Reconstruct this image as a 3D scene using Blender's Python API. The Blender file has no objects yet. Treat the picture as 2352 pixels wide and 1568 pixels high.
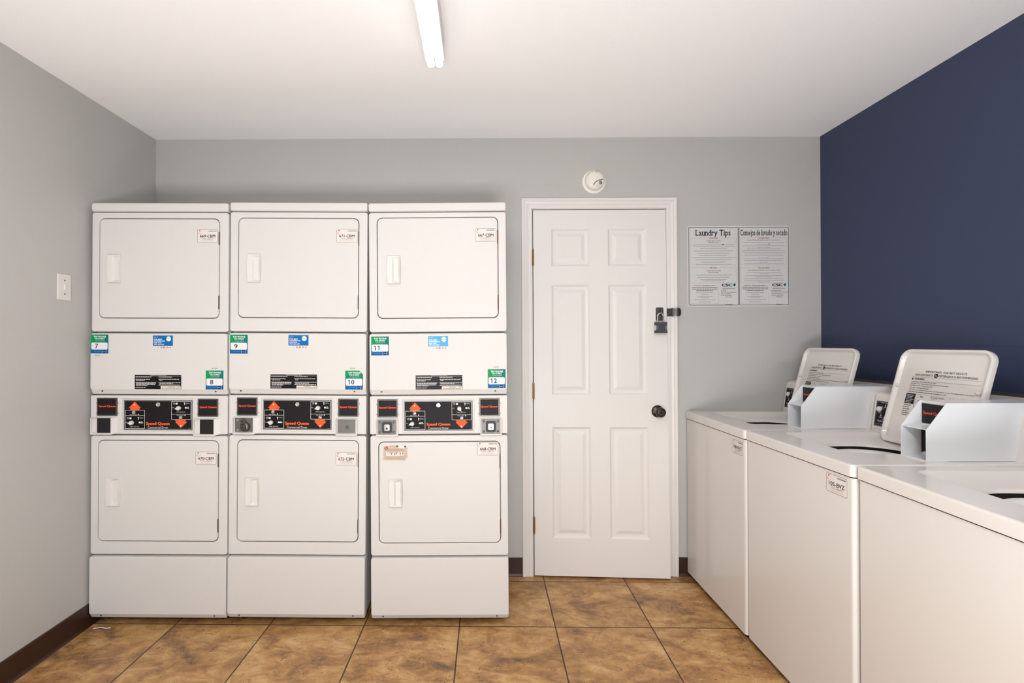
import bpy, bmesh, math, random
from mathutils import Vector, Matrix
random.seed(7)
PI = math.pi
scene = bpy.context.scene
C = scene.collection

def lin(c):
    out = []
    for v in c[:3]:
        v = v / 255.0
        out.append(v / 12.92 if v <= 0.04045 else ((v + 0.055) / 1.055) ** 2.4)
    return (out[0], out[1], out[2], 1.0)

# ---------------------------------------------------------------- camera
F_PX, CX, CY = 1159.5, 1095.4, 784.0
cam_data = bpy.data.cameras.new('camera')
cam_data.sensor_fit = 'HORIZONTAL'
cam_data.sensor_width = 36.0
cam_data.lens = 36.0 * F_PX / 2352.0
cam_data.shift_x = (1176.0 - CX) / 2352.0
cam_data.clip_start = 0.02
cam = bpy.data.objects.new('camera', cam_data)
C.objects.link(cam)
R_ = Vector((0.99998675, 0.00382661, -0.00344262))
U_ = Vector((0.00345458, -0.00312273, 0.99998916))
F_ = Vector((-0.00381582, 0.9999878, 0.00313591))
M = Matrix((R_, U_, -F_)).transposed().to_4x4()
M.translation = Vector((0, 0, 1.32))
cam.matrix_world = M
scene.camera = cam

# ---------------------------------------------------------------- world, view
world = bpy.data.worlds.new('world')
scene.world = world
world.use_nodes = True
wn = world.node_tree.nodes
wl = world.node_tree.links
bg = wn['Background']
sky = wn.new('ShaderNodeTexSky')
sky.sky_type = 'HOSEK_WILKIE'
sky.sun_direction = (0.3, -0.5, 0.8)
sky.turbidity = 4
wl.new(sky.outputs[0], bg.inputs[0])
bg.inputs[1].default_value = 1.0
scene.view_settings.view_transform = 'Standard'
scene.view_settings.look = 'None'
scene.view_settings.gamma = 1
scene.view_settings.use_curve_mapping = False
scene.view_settings.exposure = 0.06

# room dimensions
XL, XR, YB, YF, H = -1.839, 1.9416, 2.87, -1.9, 2.4857

def area(name, loc, rot, sx, sy, power, col):
    d = bpy.data.lights.new(name, 'AREA')
    d.shape = 'RECTANGLE'
    d.size = sx; d.size_y = sy; d.energy = power; d.color = col
    o = bpy.data.objects.new(name, d)
    o.location = loc; o.rotation_euler = rot
    C.objects.link(o)
    return o
# added fill lamps, low and out of view, aimed up to brighten the ceiling
area('fill_uplight', (0.0, -0.9, 0.55), (math.radians(180 - 22), 0, 0), 1.4, 0.7, 96.0, (0.905, 0.965, 1.0))
area('fill_uplight', (-0.4, 0.9, 0.12), (math.radians(180), 0, 0), 1.8, 0.8, 6.5, (1.0, 0.95, 0.85))
# added fill lamp without a fixture, under the ceiling behind the camera
area('fill_downlight', (0.0, -1.2, H - 0.09), (0, 0, 0), 0.3, 1.3, 76.0, (0.975, 0.97, 0.95))
TUBE_POWER = 5.0

# ---------------------------------------------------------------- materials
def new_mat(name):
    m = bpy.data.materials.new(name)
    m.use_nodes = True
    return m, m.node_tree.nodes, m.node_tree.links, m.node_tree.nodes['Principled BSDF']

def mat(name, rgb, rough=0.5, metal=0.0, coat=0.0, var=0.02, vscale=3.0, bump=0.0, bscale=200.0, spec=0.5):
    m, n, l, b = new_mat(name)
    b.inputs['Roughness'].default_value = rough
    b.inputs['Metallic'].default_value = metal
    b.inputs['Coat Weight'].default_value = coat
    b.inputs['Coat Roughness'].default_value = 0.08
    b.inputs['Specular IOR Level'].default_value = spec
    tc = n.new('ShaderNodeTexCoord')
    nz = n.new('ShaderNodeTexNoise'); nz.inputs['Scale'].default_value = vscale
    nz.inputs['Detail'].default_value = 4
    l.new(tc.outputs['Object'], nz.inputs['Vector'])
    mx = n.new('ShaderNodeMix'); mx.data_type = 'RGBA'
    c = lin(rgb)
    mx.inputs[6].default_value = tuple(v * (1 - var) for v in c[:3]) + (1,)
    mx.inputs[7].default_value = tuple(min(1, v * (1 + var)) for v in c[:3]) + (1,)
    l.new(nz.outputs['Fac'], mx.inputs[0])
    l.new(mx.outputs[2], b.inputs['Base Color'])
    if bump:
        nb = n.new('ShaderNodeTexNoise'); nb.inputs['Scale'].default_value = bscale
        nb.inputs['Detail'].default_value = 2
        l.new(tc.outputs['Object'], nb.inputs['Vector'])
        bp = n.new('ShaderNodeBump'); bp.inputs['Strength'].default_value = bump
        bp.inputs['Distance'].default_value = 0.002
        l.new(nb.outputs['Fac'], bp.inputs['Height'])
        l.new(bp.outputs['Normal'], b.inputs['Normal'])
    return m

MT = {}
MT['wall'] = mat('wall_paint_grey', (186, 184, 181), 0.55, bump=0.25, bscale=90, var=0.015)
MT['navy'] = mat('wall_paint_navy', (50, 59, 88), 0.55, bump=0.25, bscale=90, var=0.03)
MT['ceiling'] = mat('ceiling_paint', (250, 249, 250), 0.8, bump=0.2, bscale=120, var=0.008)
MT['base'] = mat('baseboard_vinyl', (52, 30, 18), 0.4, var=0.15, vscale=12)
MT['door'] = mat('door_paint', (227, 222, 218), 0.38, var=0.012, bump=0.12, bscale=60)
MT['white'] = mat('white_enamel', (213, 209, 206), 0.42, coat=0.0, var=0.01, spec=0.3)
MT['washer'] = mat('glossy_white_enamel', (220, 214, 209), 0.34, coat=0.45, var=0.01, spec=0.4)
MT['whiteplastic'] = mat('white_plastic', (220, 215, 211), 0.4, var=0.01)
MT['paint_metal'] = mat('coin_box_enamel', (222, 223, 225), 0.3, coat=0.25, var=0.012)
MT['cream'] = mat('detector_plastic', (236, 230, 222), 0.45, var=0.01)
MT['black'] = mat('black_plastic', (22, 21, 24), 0.3, var=0.1)
MT['blackmetal'] = mat('dark_cavity', (9, 8, 9), 0.7, var=0.1)
MT['charcoal'] = mat('charcoal_rubber', (62, 60, 64), 0.55, var=0.08, vscale=30)
MT['steel'] = mat('brushed_steel', (120, 118, 115), 0.5, 1.0, var=0.08, vscale=40)
MT['chrome'] = mat('polished_chrome', (215, 212, 208), 0.16, 1.0, var=0.03)
MT['bronze'] = mat('dark_bronze', (72, 60, 54), 0.3, 0.85, var=0.2, vscale=40)
MT['nickel'] = mat('aged_nickel', (98, 95, 90), 0.4, 0.9, var=0.15, vscale=50)
MT['brass'] = mat('old_brass', (150, 112, 72), 0.4, 0.9, var=0.25, vscale=60)
MT['tub'] = mat('tub_steel', (150, 152, 150), 0.3, 0.9, var=0.05)
MT['rust'] = mat('rusty_steel', (110, 66, 44), 0.8, 0.2, var=0.4, vscale=80)
MT['socket'] = mat('lamp_socket_plastic', (226, 208, 190), 0.5)

# emitting lamp tube
m, n, l, b = new_mat('fluorescent_tube')
b.inputs['Base Color'].default_value = (1, 1, 1, 1)
b.inputs['Emission Color'].default_value = (0.99, 0.985, 0.97, 1)
b.inputs['Emission Strength'].default_value = TUBE_POWER
MT['tube'] = m

# glass
m, n, l, b = new_mat('window_glass')
b.inputs['Base Color'].default_value = (1, 1, 1, 1)
b.inputs['Roughness'].default_value = 0.0
b.inputs['Transmission Weight'].default_value = 1.0
b.inputs['IOR'].default_value = 1.05
MT['glass'] = m

# printed stickers: colours come with the faces
m, n, l, b = new_mat('printed_vinyl')
at = n.new('ShaderNodeAttribute'); at.attribute_name = 'ink'
nz = n.new('ShaderNodeTexNoise'); nz.inputs['Scale'].default_value = 60
mr = n.new('ShaderNodeMapRange'); mr.inputs[3].default_value = 0.96; mr.inputs[4].default_value = 1.04
l.new(nz.outputs['Fac'], mr.inputs[0])
mu = n.new('ShaderNodeVectorMath'); mu.operation = 'SCALE'
l.new(at.outputs['Color'], mu.inputs[0]); l.new(mr.outputs[0], mu.inputs['Scale'])
l.new(mu.outputs[0], b.inputs['Base Color'])
b.inputs['Roughness'].default_value = 0.5
b.inputs['Specular IOR Level'].default_value = 0.2
MT['print'] = m

# floor: travertine-look tiles, 446 mm, thin dark grout
TILE = 0.4462
def floor_material():
    m, n, l, b = new_mat('stone_floor_tiles')
    def math_(op, a, b_=None, c_=None):
        nd = n.new('ShaderNodeMath'); nd.operation = op
        for i, v in enumerate((a, b_, c_)):
            if v is None: continue
            if isinstance(v, (int, float)): nd.inputs[i].default_value = v
            else: l.new(v, nd.inputs[i])
        return nd.outputs[0]
    tc = n.new('ShaderNodeTexCoord')
    mp = n.new('ShaderNodeMapping')
    mp.inputs['Rotation'].default_value = (0, 0, math.radians(0.9))
    l.new(tc.outputs['Object'], mp.inputs['Vector'])
    sp = n.new('ShaderNodeSeparateXYZ'); l.new(mp.outputs[0], sp.inputs[0])
    OX, OY = 0.314, 2.3565
    u = math_('DIVIDE', math_('SUBTRACT', sp.outputs[0], OX), TILE)
    v = math_('DIVIDE', math_('SUBTRACT', sp.outputs[1], OY), TILE)
    fu = math_('FRACT', u); fv = math_('FRACT', v)
    eu = math_('MINIMUM', fu, math_('SUBTRACT', 1.0, fu))
    ev = math_('MINIMUM', fv, math_('SUBTRACT', 1.0, fv))
    ed = math_('MINIMUM', eu, ev)
    wob = n.new('ShaderNodeTexNoise'); wob.inputs['Scale'].default_value = 14
    l.new(tc.outputs['Object'], wob.inputs['Vector'])
    ed2 = math_('ADD', ed, math_('MULTIPLY', math_('SUBTRACT', wob.outputs['Fac'], 0.5), 0.004))
    grout = n.new('ShaderNodeMapRange'); grout.interpolation_type = 'SMOOTHSTEP'
    grout.inputs[1].default_value = 0.0045; grout.inputs[2].default_value = 0.0085
    l.new(ed2, grout.inputs[0])
    # a random id for each tile moves the stone pattern so tiles differ
    cb = n.new('ShaderNodeCombineXYZ')
    l.new(math_('FLOOR', u), cb.inputs[0]); l.new(math_('FLOOR', v), cb.inputs[1])
    wn_ = n.new('ShaderNodeTexWhiteNoise'); wn_.noise_dimensions = '3D'
    l.new(cb.outputs[0], wn_.inputs['Vector'])
    off = n.new('ShaderNodeVectorMath'); off.operation = 'MULTIPLY_ADD'
    l.new(wn_.outputs['Color'], off.inputs[0]); off.inputs[1].default_value = (7, 7, 7)
    l.new(mp.outputs[0], off.inputs[2])
    def noise(scale, detail, rough, dist, vec=None, sc=None):
        q = n.new('ShaderNodeTexNoise')
        q.inputs['Scale'].default_value = scale; q.inputs['Detail'].default_value = detail
        q.inputs['Roughness'].default_value = rough; q.inputs['Distortion'].default_value = dist
        if sc:
            mm = n.new('ShaderNodeMapping'); mm.inputs['Scale'].default_value = sc
            mm.inputs['Rotation'].default_value = (0, 0, 0.35)
            l.new(off.outputs[0], mm.inputs['Vector']); l.new(mm.outputs[0], q.inputs['Vector'])
        else: l.new(off.outputs[0], q.inputs['Vector'])
        return q.outputs['Fac']
    big = noise(4.6, 4, 0.55, 0.9, sc=(0.9, 1.25, 1))
    mid = noise(15, 8, 0.72, 0.9, sc=(0.8, 1.3, 1))
    mixv = math_('ADD', math_('MULTIPLY', big, 0.5), math_('MULTIPLY', mid, 0.5))
    cr = n.new('ShaderNodeValToRGB')
    e = cr.color_ramp.elements
    e[0].position = 0.34; e[0].color = lin((100, 76, 54))
    e[1].position = 0.66; e[1].color = lin((212, 176, 126))
    x = cr.color_ramp.elements.new(0.43); x.color = lin((148, 107, 66))
    x = cr.color_ramp.elements.new(0.50); x.color = lin((176, 131, 80))
    x = cr.color_ramp.elements.new(0.57); x.color = lin((194, 153, 99))
    l.new(mixv, cr.inputs[0])
    # pits: short dark crescents where a distorted fine noise crosses a level, only in patches
    fine = noise(42, 2, 0.5, 1.6, sc=(0.6, 1.2, 1))
    line = math_('ABSOLUTE', math_('SUBTRACT', fine, 0.62))
    pitr = n.new('ShaderNodeMapRange'); pitr.inputs[1].default_value = 0.008; pitr.inputs[2].default_value = 0.022
    pitr.inputs[3].default_value = 1; pitr.inputs[4].default_value = 0
    l.new(line, pitr.inputs[0])
    patch = noise(19, 3, 0.6, 0.3)
    pm = n.new('ShaderNodeMapRange'); pm.inputs[1].default_value = 0.50; pm.inputs[2].default_value = 0.56
    l.new(patch, pm.inputs[0])
    pit = math_('MULTIPLY', pitr.outputs[0], pm.outputs[0])
    pmix = n.new('ShaderNodeMix'); pmix.data_type = 'RGBA'
    l.new(math_('MULTIPLY', pit, 0.85), pmix.inputs[0]); l.new(cr.outputs[0], pmix.inputs[6])
    pmix.inputs[7].default_value = lin((66, 42, 26))
    # pale flecks beside the pits
    fl = math_('ABSOLUTE', math_('SUBTRACT', fine, 0.66))
    flr = n.new('ShaderNodeMapRange'); flr.inputs[1].default_value = 0.003; flr.inputs[2].default_value = 0.018
    flr.inputs[3].default_value = 1; flr.inputs[4].default_value = 0
    l.new(fl, flr.inputs[0])
    fm = n.new('ShaderNodeMix'); fm.data_type = 'RGBA'
    l.new(math_('MULTIPLY', flr.outputs[0], 0.35), fm.inputs[0]); l.new(pmix.outputs[2], fm.inputs[6])
    fm.inputs[7].default_value = lin((226, 196, 150))
    gm = n.new('ShaderNodeMix'); gm.data_type = 'RGBA'
    l.new(grout.outputs[0], gm.inputs[0])
    gm.inputs[6].default_value = lin((74, 56, 42)); l.new(fm.outputs[2], gm.inputs[7])
    l.new(gm.outputs[2], b.inputs['Base Color'])
    rr = n.new('ShaderNodeMapRange'); rr.inputs[3].default_value = 0.75; rr.inputs[4].default_value = 0.42
    l.new(grout.outputs[0], rr.inputs[0]); l.new(rr.outputs[0], b.inputs['Roughness'])
    hgt = math_('SUBTRACT', math_('ADD', math_('MULTIPLY', grout.outputs[0], 1.0), math_('MULTIPLY', mid, 0.35)), math_('MULTIPLY', pit, 0.5))
    bp = n.new('ShaderNodeBump'); bp.inputs['Strength'].default_value = 0.5; bp.inputs['Distance'].default_value = 0.002
    l.new(hgt, bp.inputs['Height']); l.new(bp.outputs['Normal'], b.inputs['Normal'])
    return m
MT['floor'] = floor_material()

# ---------------------------------------------------------------- mesh helpers
class MB:
    """collects shapes and links them as one mesh object"""
    def __init__(s): s.bm = bmesh.new()
    def loft(s, rings, cap0=False, cap1=False, closed=True):
        vr = [[s.bm.verts.new(p) for p in r] for r in rings]
        for a, b in zip(vr, vr[1:]):
            k = len(a)
            for i in range(k if closed else k - 1):
                j = (i + 1) % k
                try: s.bm.faces.new((a[i], a[j], b[j], b[i]))
                except ValueError: pass
        if cap0: s.bm.faces.new(list(reversed(vr[0])))
        if cap1: s.bm.faces.new(vr[-1])
        return s
    def box(s, x0, x1, y0, y1, z0, z1, bev=0.0, seg=2):
        b2 = bmesh.new()
        bmesh.ops.create_cube(b2, size=1)
        for v in b2.verts:
            v.co = Vector(((x0 + x1) / 2 + v.co.x * (x1 - x0), (y0 + y1) / 2 + v.co.y * (y1 - y0), (z0 + z1) / 2 + v.co.z * (z1 - z0)))
        if bev: bmesh.ops.bevel(b2, geom=b2.edges[:], offset=bev, segments=seg, affect='EDGES', profile=0.5)
        me = bpy.data.meshes.new('t'); b2.to_mesh(me); b2.free()
        s.bm.from_mesh(me); bpy.data.meshes.remove(me)
        return s
    def cyl(s, p0, p1, r0, r1=None, n=24, bev=0.0):
        r1 = r0 if r1 is None else r1
        p0 = Vector(p0); p1 = Vector(p1); d = (p1 - p0); L = d.length; d.normalize()
        a = Vector((0, 0, 1)) if abs(d.z) < 0.9 else Vector((1, 0, 0))
        e1 = d.cross(a).normalized(); e2 = d.cross(e1)
        def ring(c, r): return [c + (e1 * math.cos(t) + e2 * math.sin(t)) * r for t in [2 * PI * i / n for i in range(n)]]
        if bev:
            rs = [ring(p0, r0), ring(p1 - d * bev, r1), ring(p1 - d * bev * 0.3, r1 - bev * 0.3), ring(p1, r1 - bev)]
        else: rs = [ring(p0, r0), ring(p1, r1)]
        return s.loft(rs, True, True)
    def lathe(s, c, axis, prof, n=32):
        """prof: list of (r, h) along axis from c"""
        c = Vector(c); d = Vector(axis).normalized()
        a = Vector((0, 0, 1)) if abs(d.z) < 0.9 else Vector((1, 0, 0))
        e1 = d.cross(a).normalized(); e2 = d.cross(e1)
        rs = [[c + d * h + (e1 * math.cos(t) + e2 * math.sin(t)) * max(r, 1e-5) for t in [2 * PI * i / n for i in range(n)]] for r, h in prof]
        return s.loft(rs, True, True)
    def tube(s, pts, r, n=10, r2=None):
        pts = [Vector(p) for p in pts]; rs = []
        up = None
        for i, p in enumerate(pts):
            t = (pts[min(i + 1, len(pts) - 1)] - pts[max(i - 1, 0)]).normalized()
            if up is None:
                a = Vector((0, 0, 1)) if abs(t.z) < 0.9 else Vector((1, 0, 0))
                up = t.cross(a).normalized()
            up = (up - t * up.dot(t)).normalized(); sd = t.cross(up)
            rs.append([p + (up * math.cos(q) + sd * math.sin(q)) * r for q in [2 * PI * k / n for k in range(n)]])
        return s.loft(rs, True, True)
    def build(s, name, m, parent=None, smooth=40, wn=True):
        bmesh.ops.recalc_face_normals(s.bm, faces=s.bm.faces[:])
        me = bpy.data.meshes.new(name)
        for f in s.bm.faces: f.smooth = True
        s.bm.to_mesh(me); s.bm.free()
        me.set_sharp_from_angle(angle=math.radians(smooth))
        ms = m if isinstance(m, (list, tuple)) else [m]
        for q in ms: me.materials.append(MT[q])
        o = bpy.data.objects.new(name, me)
        C.objects.link(o)
        if parent: o.parent = parent
        if wn:
            w = o.modifiers.new('weighted', 'WEIGHTED_NORMAL'); w.keep_sharp = True
        return o

def rr(x0, x1, y0, y1, r, n=6):
    """rounded rectangle outline, counter-clockwise"""
    r = min(r, (x1 - x0) / 2 - 1e-5, (y1 - y0) / 2 - 1e-5)
    out = []
    for cx, cy, a in ((x1 - r, y1 - r, 0), (x0 + r, y1 - r, PI / 2), (x0 + r, y0 + r, PI), (x1 - r, y0 + r, 1.5 * PI)):
        for i in range(n + 1):
            t = a + PI / 2 * i / n
            out.append((cx + r * math.cos(t), cy + r * math.sin(t)))
    return out

def FR(pts, d):              # outline on a front plane: x right, z up, d towards the viewer
    return [Vector((u, -d, v)) for u, v in pts]
def TP(pts, z):              # outline on a horizontal plane
    return [Vector((u, v, z)) for u, v in pts]

def plate(mb, x0, x1, z0, z1, r, dback, dfront, bev=0.003, n=6, chamfer=None):
    """rounded slab on a front plane with softened front edge"""
    b = bev
    rings = [FR(rr(x0, x1, z0, z1, r, n), dback)]
    if chamfer:
        ch, cd = chamfer
        rings.append(FR(rr(x0, x1, z0, z1, r, n), dfront - cd))
        rings.append(FR(rr(x0 + b * 0.35, x1 - b * 0.35, z0 + ch * 0.8, z1 - b * 0.35, r, n), dfront - b * 0.35))
        rings.append(FR(rr(x0 + b, x1 - b, z0 + ch, z1 - b, max(r - b, 0.001), n), dfront))
    else:
        rings.append(FR(rr(x0, x1, z0, z1, r, n), dfront - b))
        rings.append(FR(rr(x0 + b * 0.3, x1 - b * 0.3, z0 + b * 0.3, z1 - b * 0.3, max(r - b * 0.3, 0.001), n), dfront - b * 0.3))
        rings.append(FR(rr(x0 + b, x1 - b, z0 + b, z1 - b, max(r - b, 0.001), n), dfront))
    mb.loft(rings, True, True)
    return mb

def frame_plate(mb, ox, ix, dback, dfront, dhole, bev=0.003, lip=0.002, n=6, floor_=False):
    """slab with a rounded opening; ox, ix = (x0, x1, z0, z1, r)"""
    def g(t, k): return (t[0] + k, t[1] - k, t[2] + k, t[3] - k, max(t[4] - k, 0.001))
    rings = [FR(rr(*ox, n), dback), FR(rr(*ox, n), dfront - bev), FR(rr(*g(ox, bev * 0.3), n), dfront - bev * 0.3), FR(rr(*g(ox, bev), n), dfront),
             FR(rr(*g(ix, -lip), n), dfront), FR(rr(*g(ix, -lip * 0.3), n), dfront - lip * 0.3), FR(rr(*ix, n), dfront - lip), FR(rr(*ix, n), dhole)]
    mb.loft(rings, False, floor_)
    return mb

# ---- printing: flat inks on a thin vinyl sheet
_tc = {}
def glyphs(txt, bold=0.0, spacing=1.0):
    key = (txt, bold, spacing)
    if key in _tc: return _tc[key]
    cu = bpy.data.curves.new('t', 'FONT')
    cu.body = txt; cu.offset = bold; cu.space_character = spacing; cu.resolution_u = 3
    o = bpy.data.objects.new('t', cu)
    me = bpy.data.meshes.new_from_object(o)
    vs = [(v.co.x, v.co.y) for v in me.vertices]
    fs = [tuple(p.vertices) for p in me.polygons]
    bpy.data.objects.remove(o); bpy.data.curves.remove(cu); bpy.data.meshes.remove(me)
    _tc[key] = (vs, fs)
    return vs, fs

# slab serifs for the heavy serif headings: (x fraction, at foot, at head, half width)
SERIF = {'L': [(0.13, 1, 1)], 'T': [(0.5, 1, 0)], 'a': [(0.86, 1, 0)], 'u': [(0.14, 0, 1), (0.84, 1, 1)], 'n': [(0.15, 1, 1), (0.85, 1, 0)],
         'd': [(0.84, 1, 1)], 'r': [(0.2, 1, 1)], 'y': [(0.1, 0, 1), (0.9, 0, 1)], 'i': [(0.5, 1, 0)], 'p': [(0.15, 1, 1)],
         'l': [(0.5, 1, 1)], 'v': [(0.1, 0, 1), (0.9, 0, 1)], 'j': [(0.6, 0, 0)], 's': [], 'e': [], 'c': [], 'o': [], 'C': []}
def serif_glyphs(txt, bold=0.02):
    vs, fs = [], []
    x = 0.0
    for ch in txt:
        if ch == ' ': x += 0.25; continue
        gv, gf = glyphs(ch, bold)
        x0 = min(p[0] for p in gv); x1 = max(p[0] for p in gv)
        y0 = min(p[1] for p in gv); y1 = max(p[1] for p in gv)
        k = len(vs)
        vs += [(p[0] - x0 + x, p[1]) for p in gv]; fs += [tuple(i + k for i in f) for f in gf]
        w = x1 - x0
        for fx, ft, hd in SERIF.get(ch, []):
            cx = x + w * fx
            for on, yy, dn in ((ft, y0, 1), (hd, y1, -1)):
                if not on: continue
                hw = 0.095; t = 0.05
                k = len(vs)
                vs += [(cx - hw, yy), (cx + hw, yy), (cx + hw, yy + dn * t), (cx - hw, yy + dn * t)]
                fs.append((k, k + 1, k + 2, k + 3))
        x += w + 0.085
    return vs, fs

class Print:
    """u right, v up, in metres from the lower left corner; each call prints over the one before"""
    STEP = 0.000048
    def __init__(s, w, h, base=(235, 230, 225), r=0.002, thick=0.0006, outline=None, chip=None):
        s.v, s.f, s.c = [], [], []
        s.w, s.h = w, h
        s.lay = thick
        s.base(w, h, r, base, thick)
    def base(s, w, h, r, col, t):
        if col is None: return
        o = rr(0, w, 0, h, r, 4); k = len(s.v); n = len(o)
        s.v += [(u, v, 0) for u, v in o] + [(u, v, t) for u, v in o]
        s._f(tuple(range(k + n, k + 2 * n)), col)
        for i in range(n):
            j = (i + 1) % n
            s._f((k + i, k + j, k + n + j, k + n + i), col)
    def _f(s, idx, col):
        s.f.append(idx)
        s.c.append(col if isinstance(col, list) else [col] * len(idx))
    def poly(s, pts, col):
        s.lay += s.STEP * 0.25
        k = len(s.v)
        s.v += [(u, v, s.lay) for u, v in pts]
        s._f(tuple(range(k, k + len(pts))), col)
        return s
    def rect(s, x0, y0, x1, y1, col, r=0.0, n=3):
        return s.poly(rr(x0, x1, y0, y1, r, n) if r else [(x0, y0), (x1, y0), (x1, y1), (x0, y1)], col)
    def grad(s, x0, y0, x1, y1, c00, c10, c11, c01):
        return s.poly([(x0, y0), (x1, y0), (x1, y1), (x0, y1)], [c00, c10, c11, c01])
    def circle(s, cx, cy, r, col, n=20, sy=1.0):
        return s.poly([(cx + r * math.cos(2 * PI * i / n), cy + r * sy * math.sin(2 * PI * i / n)) for i in range(n)], col)
    def ring(s, outer, inner, col):
        s.lay += s.STEP * 0.25
        k = len(s.v); n = len(outer)
        s.v += [(u, v, s.lay) for u, v in outer] + [(u, v, s.lay) for u, v in inner]
        for i in range(n):
            j = (i + 1) % n
            s._f((k + i, k + j, k + n + j, k + n + i), col)
        return s
    def border(s, x0, y0, x1, y1, t, col, r=0.002):
        return s.ring(rr(x0, x1, y0, y1, r, 3), rr(x0 + t, x1 - t, y0 + t, y1 - t, max(r - t, 0.0003), 3), col)
    def text(s, t, x0, y0, x1, y1, col, bold=0.01, serif=False):
        gv, gf = serif_glyphs(t, 0.0) if serif else glyphs(t, 0.0)
        if bold:          # heavier strokes: the outline printed again a hair to each side
            bv, bf = [], []
            for q, (dx, dy) in enumerate(((-bold, 0), (bold, 0), (0, bold * 0.7), (0, -bold * 0.7))):
                k = len(bv); bv += [(p[0] + dx, p[1] + dy, q * 0.00002) for p in gv]; bf += [tuple(i + k for i in f) for f in gf]
            gv, gf = bv, bf
        a0 = min(p[0] for p in gv); a1 = max(p[0] for p in gv); b0 = min(p[1] for p in gv); b1 = max(p[1] for p in gv)
        s.lay += s.STEP * 0.25
        k = len(s.v)
        s.v += [(x0 + (p[0] - a0) / (a1 - a0) * (x1 - x0), y0 + (p[1] - b0) / (b1 - b0) * (y1 - y0), s.lay + (p[2] if len(p) > 2 else 0.0)) for p in gv]
        if bold: s.lay += 0.00006
        for f in gf: s._f(tuple(i + k for i in f), col)
        return s
    def line_of_words(s, x0, x1, y, hgt, col, center=False):
        """fine print too small to read: word-length dashes"""
        x = x0
        while x < x1:
            w = random.uniform(1.6, 5.5) * hgt
            if x + w > x1: w = x1 - x
            if w > 0.3 * hgt:
                s.rect(x, y, x + w, y + hgt, col); s.lay -= s.STEP * 0.25
            x += w + hgt * 0.7
        return s
    def make(s, name, parent, loc=(0, 0, 0), frame=None, label=None):
        """frame maps (u, v, d) to the parent's space; default: front plane"""
        fr = frame or (lambda u, v, d: (loc[0] + u, loc[1] - d, loc[2] + v))
        me = bpy.data.meshes.new(name)
        me.from_pydata([fr(*p) for p in s.v], [], s.f)
        ca = me.color_attributes.new('ink', 'FLOAT_COLOR', 'CORNER')
        i = 0
        for f, c in zip(me.polygons, s.c):
            for q in range(f.loop_total):
                ca.data[f.loop_start + q].color = lin(c[q])
        me.materials.append(MT['print'])
        me.update()
        o = bpy.data.objects.new(name, me); C.objects.link(o)
        if parent: o.parent = parent
        if label: o['label'] = label
        return o

def tag(o, label=None, cat=None, group=None, kind=None):
    if label: o['label'] = label
    if cat: o['category'] = cat
    if group: o['group'] = group
    if kind: o['kind'] = kind
    return o
def empty(name, loc, rot=(0, 0, 0)):
    o = bpy.data.objects.new(name, None); C.objects.link(o)
    o.location = loc; o.rotation_euler = rot
    o.empty_display_size = 0.1
    return o
def struct(o):
    o['kind'] = 'structure'
    return o

# ================================================================ ROOM
DX0, DX1, DZ1 = 0.302, 1.066, 2.082        # door opening
b = MB(); b.box(XL - 0.1, XR + 0.1, YF - 0.1, YB + 0.12, -0.1, 0.0); struct(b.build('floor', 'floor'))
b = MB(); b.box(XL - 0.1, XR + 0.1, YF - 0.1, YB + 0.12, H, H + 0.1); struct(b.build('ceiling', 'ceiling'))
b = MB()
b.box(XL - 0.1, DX0, YB, YB + 0.06, 0, H); b.box(DX1, XR + 0.1, YB, YB + 0.06, 0, H)
b.box(DX0, DX1, YB, YB + 0.06, DZ1, H); b.box(XL - 0.1, XR + 0.1, YB + 0.06, YB + 0.12, 0, H)
struct(b.build('wall_back', 'wall'))
b = MB(); b.box(XL - 0.1, XL, YF - 0.1, YB, 0, H); struct(b.build('wall_left', 'wall'))
b = MB(); b.box(XR, XR + 0.1, YF - 0.1, YB, 0, H); struct(b.build('wall_right', 'navy'))
# faint horizontal board joint painted over on the navy wall
b = MB(); b.box(XR - 0.0016, XR, -1.0, YB, 1.302, 1.3055); struct(b.build('trim_1', 'navy'))
# front wall with an unseen wide window, added to let daylight in (behind the camera)
GX0, GX1, GZ0, GZ1 = -1.65, 1.65, 0.5, 2.2
b = MB()
b.box(XL, GX0, YF - 0.1, YF, 0, H); b.box(GX1, XR, YF - 0.1, YF, 0, H)
b.box(GX0, GX1, YF - 0.1, YF, 0, GZ0); b.box(GX0, GX1, YF - 0.1, YF, GZ1, H)
struct(b.build('wall_front', 'wall'))
w = struct(empty('added_window_1', (0, YF - 0.05, GZ0)))
b = MB()
for x in (GX0, -0.57, 0.53, GX1 - 0.04): b.box(x, x + 0.04, -0.03, 0.03, 0, GZ1 - GZ0)
b.box(GX0, GX1, -0.03, 0.03, 0, 0.04); b.box(GX0, GX1, -0.03, 0.03, GZ1 - GZ0 - 0.04, GZ1 - GZ0)
b.build('window_frame', 'door', w)
b = MB(); b.box(GX0 + 0.03, GX1 - 0.03, -0.003, 0.003, 0.03, GZ1 - GZ0 - 0.03); b.build('pane', 'glass', w)

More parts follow.
